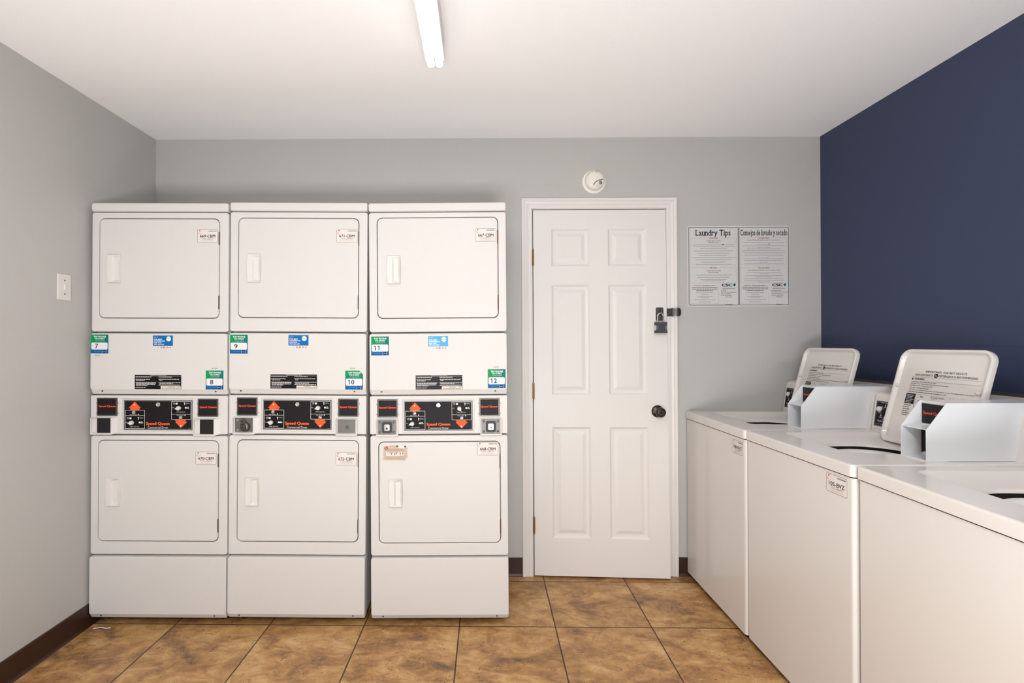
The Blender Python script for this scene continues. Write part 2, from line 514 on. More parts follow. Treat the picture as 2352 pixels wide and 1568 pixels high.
# baseboards: coved brown vinyl
def base_profile(t=0.006, h=0.103):
    return [(0, 0), (0.016, 0), (0.010, 0.006), (t, 0.016), (t, h - 0.003), (t - 0.003, h), (0, h)]
def baseboard(name, p0, p1, nrm):
    p0 = Vector(p0); p1 = Vector(p1); nrm = Vector(nrm)
    b = MB()
    rings = [[p + nrm * a + Vector((0, 0, z)) for a, z in base_profile()] for p in (p0, p1)]
    b.loft(rings, True, True)
    return struct(b.build(name, 'base'))
baseboard('baseboard_left', (XL, YF, 0), (XL, YB, 0), (1, 0, 0))
baseboard('baseboard_back_left', (XL, YB, 0), (0.243, YB, 0), (0, -1, 0))
baseboard('baseboard_back_right', (1.117, YB, 0), (XR, YB, 0), (0, -1, 0))
baseboard('baseboard_right', (XR, YF, 0), (XR, YB, 0), (-1, 0, 0))

# ================================================================ DOOR
d1 = struct(empty('door_1', (DX0, YB, 0)))
# everything of the door in world-aligned space relative to (DX0, YB, 0)
LW, LH = 0.748, 2.062
LX = 0.0085; LZ = 0.011
def warp(x, z):   # the leaf stands slightly proud and is twisted towards its lower lock corner
    fx = max(0, min(1, (x - LX) / LW)); fz = max(0, min(1, (z - LZ) / LH))
    return -0.006 - 0.014 * (1 - fz) - 0.045 * fx * (1 - fz)
xs_p = [(0.111, 0.326), (0.431, 0.647)]
zs_p = [(0.222, 0.845), (1.027, 1.647), (1.754, 1.965)]
b = MB()
bm = b.bm
xs = sorted({LX, LX + LW} | {v for p in xs_p for v in p}); zs = sorted({LZ, LZ + LH} | {v for p in zs_p for v in p})
grid = {}
def gv(x, z):
    if (x, z) not in grid: grid[(x, z)] = bm.verts.new((x, warp(x, z), z))
    return grid[(x, z)]
def moulding(x0, x1, z0, z1):
    steps = [(0.0, 0.0), (0.004, -0.0035), (0.010, -0.0075), (0.018, -0.009), (0.026, -0.009), (0.040, -0.0045), (0.046, -0.0025), (0.050, -0.0025)]
    prev = [gv(x0, z0), gv(x1, z0), gv(x1, z1), gv(x0, z1)]
    for k, dep in steps[1:]:
        cs = [(x0 + k, z0 + k), (x1 - k, z0 + k), (x1 - k, z1 - k), (x0 + k, z1 - k)]
        cur = [bm.verts.new((x, warp(x, z) - dep, z)) for x, z in cs]
        for i in range(4):
            j = (i + 1) % 4
            bm.faces.new((prev[i], prev[j], cur[j], cur[i]))
        prev = cur
    bm.faces.new(prev)
for i in range(len(xs) - 1):
    for j in range(len(zs) - 1):
        x0, x1, z0, z1 = xs[i], xs[i + 1], zs[j], zs[j + 1]
        if (x0, x1) in xs_p and (z0, z1) in zs_p: moulding(x0, x1, z0, z1)
        else: bm.faces.new((gv(x0, z0), gv(x1, z0), gv(x1, z1), gv(x0, z1)))
# edges of the leaf
loop = [(x, zs[0]) for x in xs] + [(xs[-1], z) for z in zs[1:]] + [(x, zs[-1]) for x in reversed(xs[:-1])] + [(xs[0], z) for z in reversed(zs[1:-1])]
back = [bm.verts.new((x, warp(x, z) + 0.035, z)) for x, z in loop]
for i in range(len(loop)):
    j = (i + 1) % len(loop)
    bm.faces.new((gv(*loop[i]), gv(*loop[j]), back[j], back[i]))
bm.faces.new(back)
b.build('door_leaf', 'door', d1, smooth=12, wn=False)

# casing: moulded profile mitred around the opening, (across from inner edge outward, depth)
CAS = [(0.0, 0.0), (0.0, 0.010), (0.006, 0.012), (0.018, 0.012), (0.021, 0.009), (0.025, 0.012), (0.036, 0.015), (0.040, 0.012), (0.044, 0.016), (0.052, 0.018), (0.057, 0.016), (0.058, 0.0)]
ow = DX1 - DX0
b = MB()
def corner(kx, kz):
    return None
rings = []
for (bx, bz, sx, sz) in ((0, 0, -1, 0), (0, DZ1, -1, 1), (ow, DZ1, 1, 1), (ow, 0, 1, 0)):
    rings.append([Vector((bx + sx * a, -dp, bz + sz * a)) for a, dp in CAS])
b.loft(rings, True, True)
b.build('door_casing', 'door', d1, smooth=20)
b = MB()
b.box(0, 0.004, -0.004, 0.058, 0, DZ1); b.box(ow - 0.004, ow, -0.004, 0.058, 0, DZ1); b.box(0, ow, -0.004, 0.058, DZ1 - 0.004, DZ1)
b.build('door_jamb', 'door', d1)
for zc in (1.803, 1.048, 0.292):
    b = MB()
    for k in range(5):
        z0 = zc - 0.044 + k * 0.0178
        b.cyl((0.0065, warp(0, zc) - 0.004, z0), (0.0065, warp(0, zc) - 0.004, z0 + 0.0168), 0.0052, n=12)
    b.cyl((0.0065, warp(0, zc) - 0.004, zc - 0.049), (0.0065, warp(0, zc) - 0.004, zc + 0.049), 0.0034, n=10)
    b.box(0.001, 0.0125, warp(0, zc) - 0.002, warp(0, zc) + 0.004, zc - 0.044, zc + 0.044)
    b.build('hinge', 'brass', d1)
# knob with rose
kx, kz = 0.697, 0.935
ky = warp(kx, kz)
b = MB()
b.lathe((kx, ky, kz), (0, -1, 0), [(0.034, 0.0), (0.034, 0.003), (0.031, 0.007), (0.022, 0.010), (0.013, 0.014), (0.011, 0.030), (0.015, 0.036), (0.024, 0.041), (0.0275, 0.050), (0.0265, 0.060), (0.020, 0.066), (0.015, 0.0665), (0.013, 0.064), (0.0, 0.064)], n=40)
kn = b.build('door_knob', 'bronze', d1, smooth=50)
b = MB(); b.cyl((kx, ky - 0.063, kz), (kx, ky - 0.0655, kz), 0.0085, n=20, bev=0.0008)
b.box(kx - 0.0008, kx + 0.0008, ky - 0.0662, ky - 0.064, kz - 0.005, kz + 0.005)
b.build('keyhole', 'blackmetal', kn)
b = MB(); b.lathe((kx, ky + 0.0005, kz), (0, -1, 0), [(0.0385, 0), (0.0385, 0.0015), (0.034, 0.0025), (0.0, 0.0025)], n=40)
b.build('knob_backplate', 'door', kn)

# hasp: staple plate on the leaf, hinged strap on the casing
sx_, sz_ = 0.716, 1.486
sy_ = warp(sx_, sz_)
b = MB()
out = rr(sx_ - 0.021, sx_ + 0.022, sz_ - 0.044, sz_ + 0.031, 0.008, 4)
b.loft([[Vector((u, sy_ + 0.001, v)) for u, v in out], [Vector((u, sy_ - 0.002, v)) for u, v in out],
        [Vector((sx_ + (u - sx_) * 0.94, sy_ - 0.003, sz_ - 0.007 + (v - sz_ + 0.007) * 0.96)) for u, v in out]], True, True)
b.tube([(sx_ + 0.002, sy_, sz_ + 0.018), (sx_ + 0.002, sy_ - 0.016, sz_ + 0.016), (sx_ + 0.002, sy_ - 0.024, sz_ + 0.006), (sx_ + 0.002, sy_ - 0.024, sz_ - 0.002),
        (sx_ + 0.002, sy_ - 0.016, sz_ - 0.010), (sx_ + 0.002, sy_, sz_ - 0.012)], 0.0035, n=10)
b.build('hasp_staple', 'nickel', d1)
hx0, hz = 0.757, 1.490
hy = -0.018
b = MB()
plate(b, hx0, hx0 + 0.030, hz - 0.023, hz + 0.021, 0.002, -hy - 0.002, -hy + 0.0025, 0.0008)
b.cyl((hx0 + 0.034, hy - 0.003, hz - 0.024), (hx0 + 0.034, hy - 0.003, hz + 0.024), 0.0045, n=12)
hs = b.build('hasp_hinge_plate', 'nickel', d1)
b = MB()
oo_ = [(hx0 + 0.034, hz - 0.018), (hx0 + 0.056, hz - 0.021), (hx0 + 0.070, hz - 0.017), (hx0 + 0.077, hz), (hx0 + 0.070, hz + 0.017), (hx0 + 0.056, hz + 0.021), (hx0 + 0.034, hz + 0.018)]
sec = []
for i in range(13):
    t = i / 12.0; u = hx0 + 0.034 + 0.045 * t
    yy = hy - 0.003 - 0.013 * math.sin(PI * (0.12 + 0.75 * t))
    hh_ = (0.018 + 0.004 * min(1, t * 2)) * (1 if t < 0.75 else math.sqrt(max(0.05, 1 - ((t - 0.75) / 0.27) ** 2)))
    sec.append([Vector((u, yy + 0.002, hz - hh_)), Vector((u, yy, hz - hh_)), Vector((u, yy - 0.002, hz)), Vector((u, yy, hz + hh_)), Vector((u, yy + 0.002, hz + hh_))])
b.loft(sec, True, True)
b.build('hasp_strap', 'nickel', hs)
for (u, v) in ((0.016, 0.013), (0.008, 0.0), (0.018, -0.012)):
    MB().cyl((hx0 + u, hy - 0.002, hz + v), (hx0 + u, hy - 0.0036, hz + v), 0.0036, n=12).build('screw', 'blackmetal', hs)

# padlock hanging in the staple
pl = empty('padlock', (DX0 + sx_ - 0.001, YB + sy_ - 0.024, sz_ - 0.114))
pl.scale = (1.15, 1.15, 1.12)
tag(pl, 'black rubber-jacketed padlock with a chrome shackle hanging from the door hasp', 'padlock')
b = MB()
prof = [(-0.029, 0.0), (-0.029, 0.010), (-0.027, 0.014), (-0.017, 0.020), (-0.014, 0.027), (-0.017, 0.034), (-0.028, 0.040), (-0.028, 0.054), (0.028, 0.054), (0.028, 0.040), (0.018, 0.034), (0.015, 0.027), (0.018, 0.020), (0.028, 0.014), (0.030, 0.0)]
bw = 0.012
b.loft([[Vector((u * 0.92, bw, 0.002 + v * 0.96)) for u, v in prof], [Vector((u, bw - 0.003, v)) for u, v in prof], [Vector((u, -bw + 0.003, v)) for u, v in prof],
        [Vector((u * 0.92, -bw, 0.002 + v * 0.96)) for u, v in prof]], True, True)
b.build('rubber_jacket', 'charcoal', pl)
b = MB(); b.box(-0.0265, 0.0265, -0.0085, 0.0085, 0.006, 0.050, 0.002); b.build('lock_body', 'chrome', pl)
b = MB()
pts = [(-0.0145, 0, 0.048), (-0.0145, 0, 0.082)]
for i in range(9):
    t = PI - PI * i / 8
    pts.append((-0.001 + 0.0135 * math.cos(t), 0, 0.084 + 0.0155 * math.sin(t)))
pts += [(0.0125, 0, 0.082), (0.0125, 0, 0.048)]
b.tube(pts, 0.0036, n=12); b.build('shackle', 'chrome', pl)

# ================================================================ STACKED DRYERS
NAVYINK = (26, 24, 74)
def asset_label(code):
    w, h = 0.099, 0.063
    p = Print(w, h, (224, 216, 211), 0.004)
    p.border(0.001, 0.001, w - 0.001, h - 0.001, 0.0012, (70, 52, 48), 0.004)
    o = [(0.0165 + 0.0090 * math.cos(2 * PI * i / 20), 0.048 + 0.0072 * math.sin(2 * PI * i / 20)) for i in range(20)]
    q = [(0.0165 + 0.0080 * math.cos(2 * PI * i / 20), 0.048 + 0.0062 * math.sin(2 * PI * i / 20)) for i in range(20)]
    p.ring(o, q, (190, 170, 160))
    p.poly([(0.0065, 0.049), (0.0065, 0.043), (0.009, 0.039), (0.0105, 0.0405), (0.0085, 0.044), (0.0085, 0.049)], (206, 96, 70))
    p.circle(0.0125, 0.0555, 0.003, (205, 60, 40))
    x = 0.053
    while x < 0.092:
        wd = random.choice((0.0006, 0.0010, 0.0016)); p.rect(x, 0.0520, x + wd, 0.0560, (40, 30, 32)); x += wd + 0.0007
    p.text(code, 0.0135, 0.0235, 0.086, 0.0375, (38, 26, 30), 0.018)
    for x0, x1, y in ((0.021, 0.042, 0.0195), (0.052, 0.082, 0.0195), (0.024, 0.078, 0.0150), (0.046, 0.066, 0.0175)): p.line_of_words(x0, x1, y, 0.0010, (120, 96, 88))
    p.line_of_words(0.018, 0.080, 0.0075, 0.0011, (190, 120, 90))
    return p
def tap_sticker(num, cut=False, w=0.083, h=0.088):
    p = Print(w, h, None)
    g1, g2, t1, bl = (0, 148, 76), (0, 112, 104), (0, 120, 128), (10, 82, 160)
    if cut:
        p.poly([(0, h * 0.42), (w, h * 0.42), (w, h * 0.80), (w * 0.80, h), (0, h)], [g2, g2, g2, g1, g1])
    else: p.grad(0, h * 0.42, w, h, g1, g2, g2, g1)
    p.grad(0, 0, w, h * 0.42, bl, bl, g2, t1)
    p.text('TAP PHONE', w * 0.16, h * 0.845, w * 0.86, h * 0.935, (236, 238, 236), 0.025)
    p.text('TO START', w * 0.22, h * 0.735, w * 0.80, h * 0.825, (236, 238, 236), 0.025)
    p.text('or scan code', w * 0.27, h * 0.645, w * 0.70, h * 0.69, (190, 226, 216), 0.0)
    p.circle(w * 0.745, h * 0.668, h * 0.022, (190, 226, 216), 10)
    p.rect(w * 0.04, h * 0.20, w * 0.96, h * 0.575, (226, 222, 224), 0.006)
    n1 = w * (0.25 if len(num) == 1 else 0.13)
    cw = w * 0.185
    for k, dgt in enumerate(num):
        dx = n1 + k * cw * 1.12
        y0_, y1_ = h * 0.265, h * 0.515
        if dgt == '1':
            p.rect(dx + cw * 0.42, y0_, dx + cw * 0.68, y1_, NAVYINK)
            p.poly([(dx + cw * 0.42, y1_), (dx + cw * 0.12, y1_ - h * 0.045), (dx + cw * 0.12, y1_ - h * 0.085), (dx + cw * 0.42, y1_ - h * 0.045)], NAVYINK)
        else: p.text(dgt, dx, y0_, dx + cw * (0.95), y1_, NAVYINK, 0.018)
    p.text('tap.start', w * 0.18, h * 0.085, w * 0.58, h * 0.125, (120, 176, 214), 0.0)
    p.rect(w * 0.68, h * 0.02, w * 0.84, h * 0.175, (24, 44, 106), 0.001)
    p.rect(w * 0.70, h * 0.08, w * 0.82, h * 0.10, (200, 214, 226)); p.rect(w * 0.64, h * 0.03, w * 0.66, h * 0.15, (160, 196, 222)); p.rect(w * 0.86, h * 0.03, w * 0.88, h * 0.15, (160, 196, 222))
    return p
def app_sticker(light):
    w, h = 0.094, 0.061
    p = Print(w, h, (222, 214, 210), 0.001)
    c1 = (86, 168, 214) if light else (8, 104, 172)
    p.rect(0, 0.0125, w, h, c1)
    p.text('CSC', 0.005, 0.0505, 0.0165, 0.0545, (236, 236, 240), 0.0); p.rect(0.018, 0.0535, 0.024, 0.0545, (220, 226, 240))
    for i, (t, x1) in enumerate((('FOR BEST', 0.044), ('EXPERIENCE', 0.056), ('USE THE', 0.040), ('CSC GO APP', 0.053))):
        y = 0.0400 - i * 0.0078
        p.text(t, 0.005, y, x1, y + 0.0055, (240, 240, 244), 0.03)
    p.circle(0.074, 0.0455, 0.0115, (240, 244, 236)); p.rect(0.0630, 0.0435, 0.0850, 0.0480, (136, 184, 60)); p.rect(0.067, 0.0450, 0.081, 0.0464, (240, 244, 236))
    for x, c in ((0.006, (206, 198, 190)), (0.020, (186, 180, 176)), (0.036, (96, 96, 110)), (0.064, (60, 130, 180)), (0.077, (196, 110, 90))):
        p.rect(x, 0.0035, x + 0.009, 0.0070, c, 0.001)
    p.circle(0.0520, 0.0052, 0.0032, (206, 50, 30), 12); p.circle(0.0560, 0.0052, 0.0032, (228, 140, 40), 12)
    return p
def instruction_label(worn):
    w, h = 0.220, 0.068
    bk = (40, 38, 44) if worn else (14, 12, 16)
    p = Print(w, h, (196, 186, 180), 0.001)
    p.rect(0.0012, 0.0012, w - 0.0012, h - 0.0012, bk)
    wh = (214, 208, 204)
    p.rect(0.003, 0.0607, w - 0.002, 0.0613, wh)
    p.rect(0.070, 0.059, 0.152, 0.066, bk)
    p.text('OPERATING INSTRUCTIONS', 0.073, 0.0612, 0.149, 0.0656, wh, 0.0)
    for x0, x1, y in ((0.005, 0.080, 0.0562), (0.005, 0.073, 0.0455), (0.007, 0.047, 0.0398), (0.005, 0.101, 0.0300), (0.008, 0.099, 0.0262), (0.006, 0.097, 0.0208), (0.008, 0.060, 0.0162), (0.005, 0.052, 0.0068),
                      (0.113, 0.175, 0.0562), (0.113, 0.210, 0.0462), (0.117, 0.130, 0.0405), (0.113, 0.216, 0.0300), (0.117, 0.182, 0.0255), (0.113, 0.214, 0.0190)):
        p.line_of_words(x0, x1, y, 0.0026, wh)
    p.rect(0.123, 0.002, w - 0.003, 0.0155, (222, 212, 200))
    p.line_of_words(0.156, 0.188, 0.0105, 0.0018, (60, 50, 50)); p.line_of_words(0.203, 0.215, 0.0115, 0.0016, (60, 50, 50)); p.line_of_words(0.128, 0.214, 0.0045, 0.0022, (60, 50, 50))
    return p
def price_label(t):
    p = Print(0.026, 0.0085, None)
    p.text(t, 0.001, 0.0012, 0.024, 0.0082, (50, 46, 50), 0.0)
    return p

K = 1 / 2846.0
def control_print():
    W_, H_ = 904 * K, 382 * K
    p = Print(W_, H_, (168, 164, 164), 0.001)
    p.rect(0.0015, 0.0015, W_ - 0.0015, H_ - 0.0015, (24, 21, 25))
    OR = (238, 92, 40); WH = (214, 210, 208)
    def X(a): return a * K
    def Y(a): return H_ - a * K
    p.poly([(X(140), Y(12)), (X(62), Y(98)), (X(80), Y(102)), (X(80), Y(124)), (X(205), Y(124)), (X(205), Y(102)), (X(222), Y(98))], OR)
    p.poly([(X(680), Y(256)), (X(700), Y(278)), (X(682), Y(280)), (X(762), Y(364)), (X(844), Y(280)), (X(824), Y(278)), (X(826), Y(256))], OR)
    for (x0, y0, x1, y1, dv) in ((14, 126, 276, 374, 198), (632, 8, 896, 250, 180)):
        p.rect(X(x0), Y(y1), X(x1), Y(y0), (8, 7, 9))
        p.border(X(x0), Y(y1), X(x1), Y(y0), 4.5 * K, WH, 0.0015)
        p.rect(X(x0), Y(dv + 2), X(x1), Y(dv - 2), WH)
    for (ox, oy) in ((0, 198), (618, 0)):
        p.text('HIGH', X(ox + 36), Y(oy + 34), X(ox + 62), Y(oy + 22), WH, 0.0); p.text('TEMP', X(ox + 36), Y(oy + 50), X(ox + 62), Y(oy + 38), WH, 0.0)
        p.rect(X(ox + 70), Y(oy + 50), X(ox + 98), Y(oy + 26), WH, 0.0006)
        p.circle(X(ox + 190), Y(oy + 30), 9 * K, WH, 10); p.rect(X(ox + 186), Y(oy + 56), X(ox + 196), Y(oy + 40), WH)
        p.text('NORMAL', X(ox + 206), Y(oy + 40), X(ox + 256), Y(oy + 28), WH, 0.0)
        p.text('DELICATE', X(ox + 16), Y(oy + 98), X(ox + 50), Y(oy + 88), WH, 0.0)
        p.rect(X(ox + 196), Y(oy + 104), X(ox + 220), Y(oy + 82), WH, 0.0006); p.rect(X(ox + 226), Y(oy + 88), X(ox + 246), Y(oy + 80), WH); p.rect(X(ox + 222), Y(oy + 104), X(ox + 254), Y(oy + 94), WH)
        p.text('FABRIC SELECTOR', X(ox + 80), Y(oy + 156), X(ox + 200), Y(oy + 144), WH, 0.0)
    p.text('PUSH TO START', X(76), Y(192), X(168), Y(182), WH, 0.0); p.circle(X(190), Y(182), 8 * K, WH, 10)
    p.text('PUSH TO START', X(706), Y(200), X(800), Y(190), WH, 0.0); p.circle(X(816), Y(194), 8 * K, WH, 10)
    p.text('Speed Queen', X(292), Y(336), X(612), Y(284), OR, 0.055)
    p.text('Commercial Dryer', X(316), Y(380), X(590), Y(342), WH, 0.0)
    p.rect(X(860), Y(374), X(890), Y(370), (150, 120, 100))
    return p

def dryer(name, loc, lean, label, spec):
    root = empty(name, loc, (0, lean, 0))
    tag(root, label, 'dryer', 'stacked coin dryers along the back wall')
    W = 0.645
    b = MB(); b.box(0.003, W - 0.003, 0.026, 0.50, 0.045, 1.965, 0.004); b.build('cabinet', 'white', root)
    b = MB(); b.box(0.02, W - 0.02, 0.05, 0.46, 0.012, 0.05); b.build('base_frame', 'blackmetal', root)
    for x in (0.05, W - 0.05):
        b = MB(); b.cyl((x, 0.07, 0.0), (x, 0.07, 0.03), 0.018, n=16); b.build('leg', 'blackmetal', root)
        b = MB(); b.cyl((x, 0.44, 0.0), (x, 0.44, 0.03), 0.018, n=16); b.build('leg', 'blackmetal', root)
    # top panel, wraps to the back
    b = MB()
    b.loft([FR(rr(0, W, 1.9445, 1.985, 0.002, 5), -0.50), FR(rr(0, W, 1.9445, 1.985, 0.010, 5), 0.004), FR(rr(0.001, W - 0.001, 1.9450, 1.984, 0.010, 5), 0.009), FR(rr(0.006, W - 0.006, 1.948, 1.978, 0.008, 5), 0.013)], True, True)
    b.build('top_panel', 'white', root)
    # the two drum fronts with their doors
    for (z0, z1, dx0, dx1, dz0, dz1, hx, hz, lb) in spec['fronts']:
        b = MB()
        frame_plate(b, (0.0, W, z0, z1, 0.012), (dx0, dx1, dz0, dz1, 0.026), -0.026, 0.006, -0.026, 0.005, 0.002)
        b.build('front_panel', 'white', root)
        g = 0.0032
        b = MB()
        plate(b, dx0 + g, dx1 - g, dz0 + g, dz1 - g, 0.023, -0.018, 0.0075, 0.004)
        dr = b.build('door', 'white', root)
        # moulded handle: bowed outer side, pocket opening on the right
        hw, hh = 0.067, 0.134
        def ho(k, d):
            pts = []
            for i in range(9):
                t = i / 8; pts.append((hx + k + 0.003 - 0.004 * math.sin(PI * t), hz + hh - k - t * (hh - 2 * k)))
            pts += [(hx + 0.006 + k, hz + k), (hx + hw - 0.006 - k, hz + k)]
            for i in range(9):
                t = i / 8; pts.append((hx + hw - k - 0.003 + 0.003 * math.sin(PI * t), hz + k + t * (hh - 2 * k)))
            pts.append((hx + 0.03, hz + hh - k))
            return [Vector((u, -d, v)) for u, v in reversed(pts)]
        def hi(k, d):
            px0, px1 = hx + 0.028, hx + 0.060
            pts = []
            for i in range(9):
                t = i / 8; pts.append((px0 + k, hz + hh - 0.016 - k - t * (hh - 0.024 - 2 * k)))
            pts += [(px0 + 0.003 + k, hz + 0.008 + k), (px1 - 0.003 - k, hz + 0.008 + k)]
            for i in range(9):
                t = i / 8; pts.append((px1 - k, hz + 0.010 + k + t * (hh - 0.018 - 2 * k)))
            pts.append((px0 + 0.012, hz + hh - 0.010 - k))
            return [Vector((u, -d, v)) for u, v in reversed(pts)]
        b = MB()
        b.loft([ho(0, 0.006), ho(0.001, 0.015), ho(0.003, 0.018), hi(-0.003, 0.0175), hi(0, 0.015), hi(0.005, 0.0085)], False, True)
        hd = b.build('handle', 'whiteplastic', dr, smooth=50)
        # door hinges in the gap at the right
        for hz0 in (dz1 - 0.125, dz0 + 0.045):
            b = MB(); b.box(dx1 - 0.0052, dx1 + 0.0003, -0.0082, 0.01, hz0, hz0 + 0.062, 0.001)
            b.build('hinge', spec['hinge'], dr)
        asset_label(lb[0]).make('asset_label', dr, (lb[1], -0.0076, lb[2]), label='white asset tag printed ' + lb[0])
    # access panel between the drums
    s = spec['seams']
    b = MB(); plate(b, 0.0, W, s[1] + 0.003, s[0] - 0.003, 0.012, -0.026, 0.014, 0.005, chamfer=(0.027, 0.014)); ap = b.build('access_panel', 'white', root)
    for x in (0.056, W - 0.056):
        b = MB()
        b.lathe((x, -0.004, s[1] + 0.019), (0, -1, -0.25), [(0.012, -0.004), (0.010, 0.0035), (0.0055, 0.0045), (0.0, 0.0045)], n=20)
        q = b.build('screw_boss', 'white', ap)
        b = MB(); b.cyl((x, -0.0082, s[1] + 0.018), (x, -0.0102, s[1] + 0.0175), 0.0042, n=14, bev=0.0006); b.build('screw', 'nickel', q)
    # control strip
    b = MB()
    cx0, cz0 = spec['cp']
    CW, CH = 904 * K, 382 * K
    fx = (cx0 - 0.009, cx0 + CW + 0.009, cz0 - 0.010, cz0 + CH + 0.010, 0.004)
    frame_plate(b, (0.0, W, s[2] + 0.003, s[1] - 0.003, 0.006), fx, -0.026, 0.008, 0.003, 0.004, 0.003, floor_=True)
    ch_ = b.build('control_housing', 'white', root)
    b = MB(); plate(b, cx0 - 0.003, cx0 + CW + 0.003, cz0 - 0.004, cz0 + CH + 0.003, 0.002, 0.0, 0.0050, 0.001)
    cpn = b.build('control_panel', 'steel', ch_)
    cpp = control_print().make('control_print', cpn, (cx0, -0.0052, cz0))
    cpp.parent = cpn
    def knob(u, v, ang):
        b = MB()
        cx_, cz_ = cx0 + u * K, cz0 + CH - v * K
        pts = []
        for i in range(20):
            t = 2 * PI * i / 20
            r = 0.0102
            pts.append((r * math.cos(t), r * math.sin(t)))
        # teardrop pointer
        pts = [(p[0] * (1.9 if i == 10 else 1.25 if i in (9, 11) else 1.0), p[1] * (1.1 if i in (9, 11) else 1)) for i, p in enumerate(pts)]
        ca, sa = math.cos(ang), math.sin(ang)
        pts = [(cx_ + p[0] * ca - p[1] * sa, cz_ + p[0] * sa + p[1] * ca) for p in pts]
        pin = [(cx_ + (p[0] - cx_) * 0.72, cz_ + (p[1] - cz_) * 0.72) for p in pts]
        b.loft([FR(pts, 0.005), FR(pts, 0.014), FR(pin, 0.018)], True, True)
        b.box(cx_ - 0.0016, cx_ + 0.0016, -0.022, -0.014, cz_ - 0.0075, cz_ + 0.0075, 0.0006)
        return b.build('selector_knob', 'whiteplastic', ch_)
    knob(104, 296, spec['kang'][0]); knob(734, 98, spec['kang'][1])
    for u, v in ((133, 156), (762, 222)):
        b = MB(); b.lathe((cx0 + u * K, -0.005, cz0 + CH - v * K), (0, -1, 0), [(0.0092, 0), (0.0092, 0.003), (0.0075, 0.006), (0.0, 0.007)], n=20); b.build('start_button', 'chrome', ch_)
    b = MB(); lx_, lz_ = cx0 + 455 * K, cz0 + CH - 52 * K
    b.lathe((lx_, -0.005, lz_), (0, -1, 0), [(0.0105, 0), (0.0105, 0.003), (0.0085, 0.005), (0.006, 0.005), (0.006, 0.003), (0.0, 0.003)], n=24)
    q = b.build('panel_lock', 'chrome', ch_)
    for (u, v) in ((136, 57), (760, 335)):
        b = MB(); b.lathe((cx0 + u * K, -0.005, cz0 + CH - v * K), (0, -1, 0), [(0.0036, 0), (0.0036, 0.002), (0.0, 0.003)], n=12); b.build('indicator_lamp', 'whiteplastic', ch_)
    # coin meter plates and bays
    for (x, z) in spec['plates']:
        w_, h_ = 0.0955, 0.084
        b = MB(); frame_plate(b, (x, x + w_, z, z + h_, 0.002), (x + 0.006, x + w_ - 0.006, z + 0.006, z + h_ - 0.006, 0.001), 0.006, 0.013, 0.009, 0.0015, 0.001, floor_=True)
        mp_ = b.build('meter_bezel', 'nickel', root)
        p = Print(w_ - 0.013, h_ - 0.013, (28, 25, 30), 0.001)
        p.text('Speed Queen', 0.001, 0.0310, w_ - 0.014, 0.0435, (232, 78, 34), 0.055)
        p.make('meter_face', mp_, (x + 0.0065, -0.0092, z + 0.0065))
        for qx in (x - 0.004, x + w_ + 0.004):
            for qz in (z + 0.012, z + 0.060): MB().cyl((qx, -0.007, qz), (qx, -0.0088, qz), 0.0018, n=10).build('rivet', 'blackmetal', mp_)
    for (x, z, kind) in spec['bays']:
        w_, h_ = 0.103, 0.082
        b = MB()
        x += 0.003; z += 0.003
        frame_plate(b, (x, x + w_, z, z + h_, 0.006), (x + 0.004, x + w_ - 0.006, z + 0.009, z + h_ - 0.0035, 0.002), 0.0, 0.018, 0.0085, 0.003, 0.0015, floor_=True)
        # wedge that blends the bay into the strip
        if kind in ('open', 'round'):
            b.loft([FR([(x + w_ - 0.006, z + 0.001), (x + w_ + 0.021, z + 0.008), (x + w_ + 0.021, z + h_ - 0.006), (x + w_ - 0.006, z + h_ - 0.001)], 0.0075),
                    FR([(x + w_ - 0.006, z + 0.002), (x + w_ - 0.0025, z + 0.003), (x + w_ - 0.0025, z + h_ - 0.003), (x + w_ - 0.006, z + h_ - 0.002)], 0.0172)], True, True)
        by = b.build('coin_bay', 'white', root)
        if kind == 'open':
            b = MB(); plate(b, x + 0.030, x + w_ - 0.0075, z + 0.0095, z + h_ - 0.0045, 0.001, 0.0086, 0.0125, 0.0008); b.build('empty_slot', 'blackmetal', by)
        elif kind == 'cover':
            b = MB(); plate(b, x + 0.010, x + w_ - 0.011, z + 0.013, z + h_ - 0.007, 0.003, 0.0086, 0.013, 0.0015); c_ = b.build('metal_cover', 'steel', by)
            b = MB(); b.cyl((x + 0.056, -0.013, z + 0.040), (x + 0.056, -0.0145, z + 0.040), 0.009, n=20, bev=0.0006); b.build('cover_screw', 'nickel', c_)
        elif kind == 'round':
            b = MB(); plate(b, x + 0.010, x + w_ - 0.010, z + 0.012, z + h_ - 0.006, 0.002, 0.0086, 0.0115, 0.001); c_ = b.build('lock_plate', 'steel', by)
            b = MB()
            b.lathe((x + 0.058, -0.011, z + 0.036), (-0.15, -1, 0), [(0.024, 0), (0.023, 0.006), (0.020, 0.010), (0.014, 0.013), (0.012, 0.020), (0.006, 0.021), (0.0, 0.0205)], n=28)
            b.cyl((x + 0.050, -0.011, z + 0.062), (x + 0.050, -0.020, z + 0.062), 0.013, n=20, bev=0.002)
            lk = b.build('lock_cylinder', 'nickel', c_)
            MB().cyl((x + 0.0548, -0.0305, z + 0.036), (x + 0.0545, -0.0325, z + 0.036), 0.0035, n=12).build('keyhole', 'blackmetal', c_); MB().cyl((x + 0.049, -0.0195, z + 0.062), (x + 0.049, -0.0212, z + 0.062), 0.004, n=12).build('keyhole', 'blackmetal', c_)
            for qz in (0.020, 0.066): MB().lathe((x + 0.024, -0.0112, z + qz), (0, -1, 0), [(0.006, 0), (0.005, 0.003), (0, 0.004)], n=14).build('bolt', 'chrome', c_)
        elif kind == 'square':
